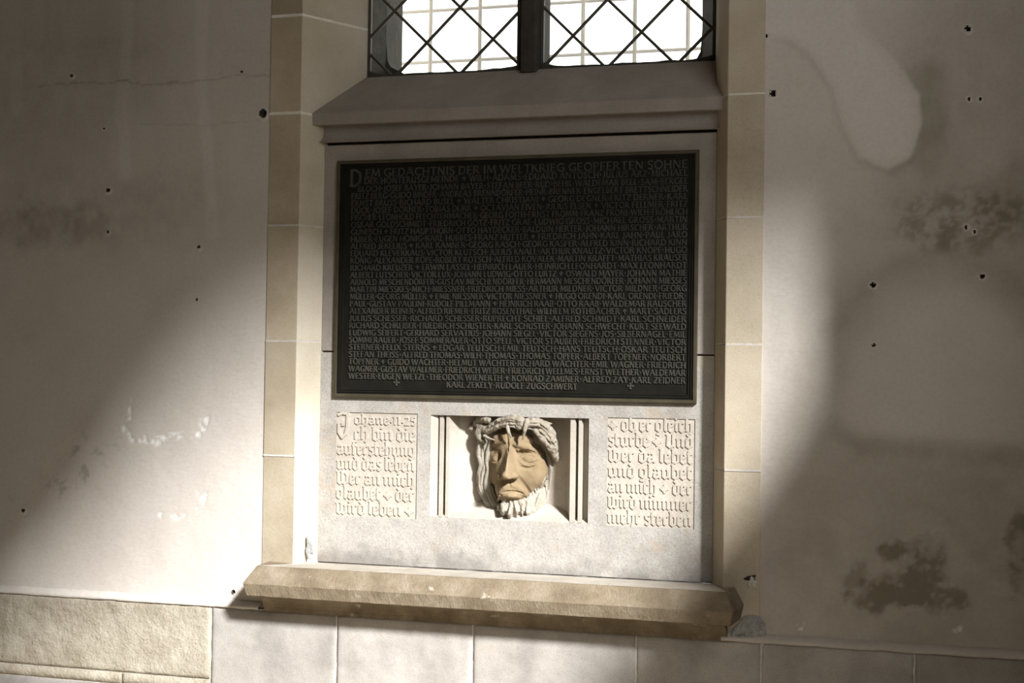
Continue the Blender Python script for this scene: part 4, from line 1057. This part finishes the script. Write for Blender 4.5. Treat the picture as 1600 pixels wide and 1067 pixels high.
ha = Sculpt(732, 884, 640, 822, -12, 74)
ha.ell(808, 682, 4, 48, 32, 30, 6)
for t, r in (([(764,674,20),(754,690,20),(752,706,18),(758,724,16),(754,742,14),(755,762,12),(764,782,10),(772,800,6)], [8,9,9.5,9,9,9.5,9,6]),
             ([(768,690,24),(764,706,22),(766,724,20),(762,742,18),(764,762,16),(773,782,14),(779,806,8)], [6,7,7,7,7.5,8,6]),
             ([(848,690,6),(858,704,2),(862,726,-3),(862,750,-6),(859,776,-8),(858,800,-12)], [8,9,8.5,8,8,6]),
             ([(800,800,-2),(830,806,0),(855,812,-4)], [16,16,10])):
    ha.tube(t, r, 5)
ha.rough(.6, 6)
for t in ([(763,688),(757,702),(755,716),(759,730),(755,744),(753,758),(758,772),(766,786),(771,800)],
          [(757,684),(751,698),(750,712),(754,726),(750,740),(749,756),(753,770),(761,784)],
          [(769,694),(764,708),(763,722),(766,736),(762,750),(762,764),(768,778),(776,794)],
          [(773,702),(769,716),(769,730),(770,744),(767,758),(770,772),(777,788)],
          [(855,700),(862,716),(865,736),(863,756),(861,776)], [(860,696),(868,714),(870,736),(868,758)]):
    ha.relt([(x, y, .3) for x, y in t], [1]+[1.9]*(len(t)-2)+[1], 1.8, 'sub')
    ha.relt([(x-3.4, y, -1.2) for x, y in t], [1]+[2.2]*(len(t)-2)+[1], 2)
V, F = ha.mesh(); link('hair', V, F, M_HAIR, head, smooth=True, label='long wavy side locks')

cr = Sculpt(728, 888, 634, 728, -8, 84)
cr.tube([(760,673,38),(770,667,46),(784,660,53),(798,656,57),(811,657,57),(822,663,55)], [5.75,7.475,8.625,9.2,8.625,6.325], 3)
cr.tube([(810,666,54),(824,660,56),(839,660,52),(852,667,44),(861,678,35),(866,692,24)], [5.75,7.475,8.05,8.625,8.05,5.75], 3)
cr.tube([(836,672,50),(846,682,44),(856,692,35),(865,704,24),(870,718,14)], [4.025,6.325,7.475,6.9,4.025], 3)
cr.tube([(846,672,50),(858,684,40),(868,700,26)], [4.6,6.325,4.6], 3)
cr.tube([(744,661,16),(753,667,30),(764,672,40)], [5.75,6.9,5.75], 3)
cr.tube([(748,656,26),(757,654,36),(764,657,44)], [6.325,7.475,4.6], 3)
cr.tube([(752,684,30),(748,676,30),(754,671,34)], [6.325,7.475,5.75], 3); cr.tube([(750,682,30),(758,690,33)], [5.75,4.025], 3)
cr.ell(738, 668, 12, 8, 6, 9, 4)
cr.relt([(764,671,0),(774,664,0),(786,661,0),(798,660,0),(810,662,0)], [1.2,2.2,2.4,2.2,1.2], 1, 'sub'); cr.relt([(824,668,0),(838,667,0),(848,672,0),(858,684,0),(866,698,0)], [1.2,2.4,2.6,2.4,1.4], 1, 'sub')
cr.rough(1.1, 5); cr.rough(.8, 2.4)
cr.tube([(823,660,62),(820,672,66),(817,686,61)], [4,3.3,1.2], 1.5)     # thorns
cr.tube([(793,668,61),(795,676,63),(799,683,60)], [3.3,2.8,1.3], 1.5)
cr.tube([(757,681,40),(764,685,45),(773,687.5,50)], [3,2.2,1.0], 1.5)
cr.tube([(852,660,46),(862,662,42)], [3,1.2], 1.5)
for x, y in ((778,657),(803,650),(832,655),(846,663),(867,688),(786,668),(812,668)): cr.rel('ell', x, y, -1.5, 3.6, 3.2, 4, 2)
cr.relt([(768,667,.3),(782,659,.4),(797,656,.4),(812,660,.3)], [.8,1.4,1.4,.8], 2, 'sub'); cr.relt([(828,662,.3),(842,662,.4),(854,672,.4),(862,684,.3)], [.8,1.4,1.4,.8], 2, 'sub')
cr.relt([(843,675,.3),(852,684,.5),(862,697,.3)], [.8,1.6,.8], 2, 'sub')
V, F = cr.mesh(); link('thorn_crown', V, F, M_CROWN, head, smooth=True, label='twisted branch crown with thorns')
#HEAD_END
for o in bpy.data.objects:
    if '_o' in o: del o['_o']
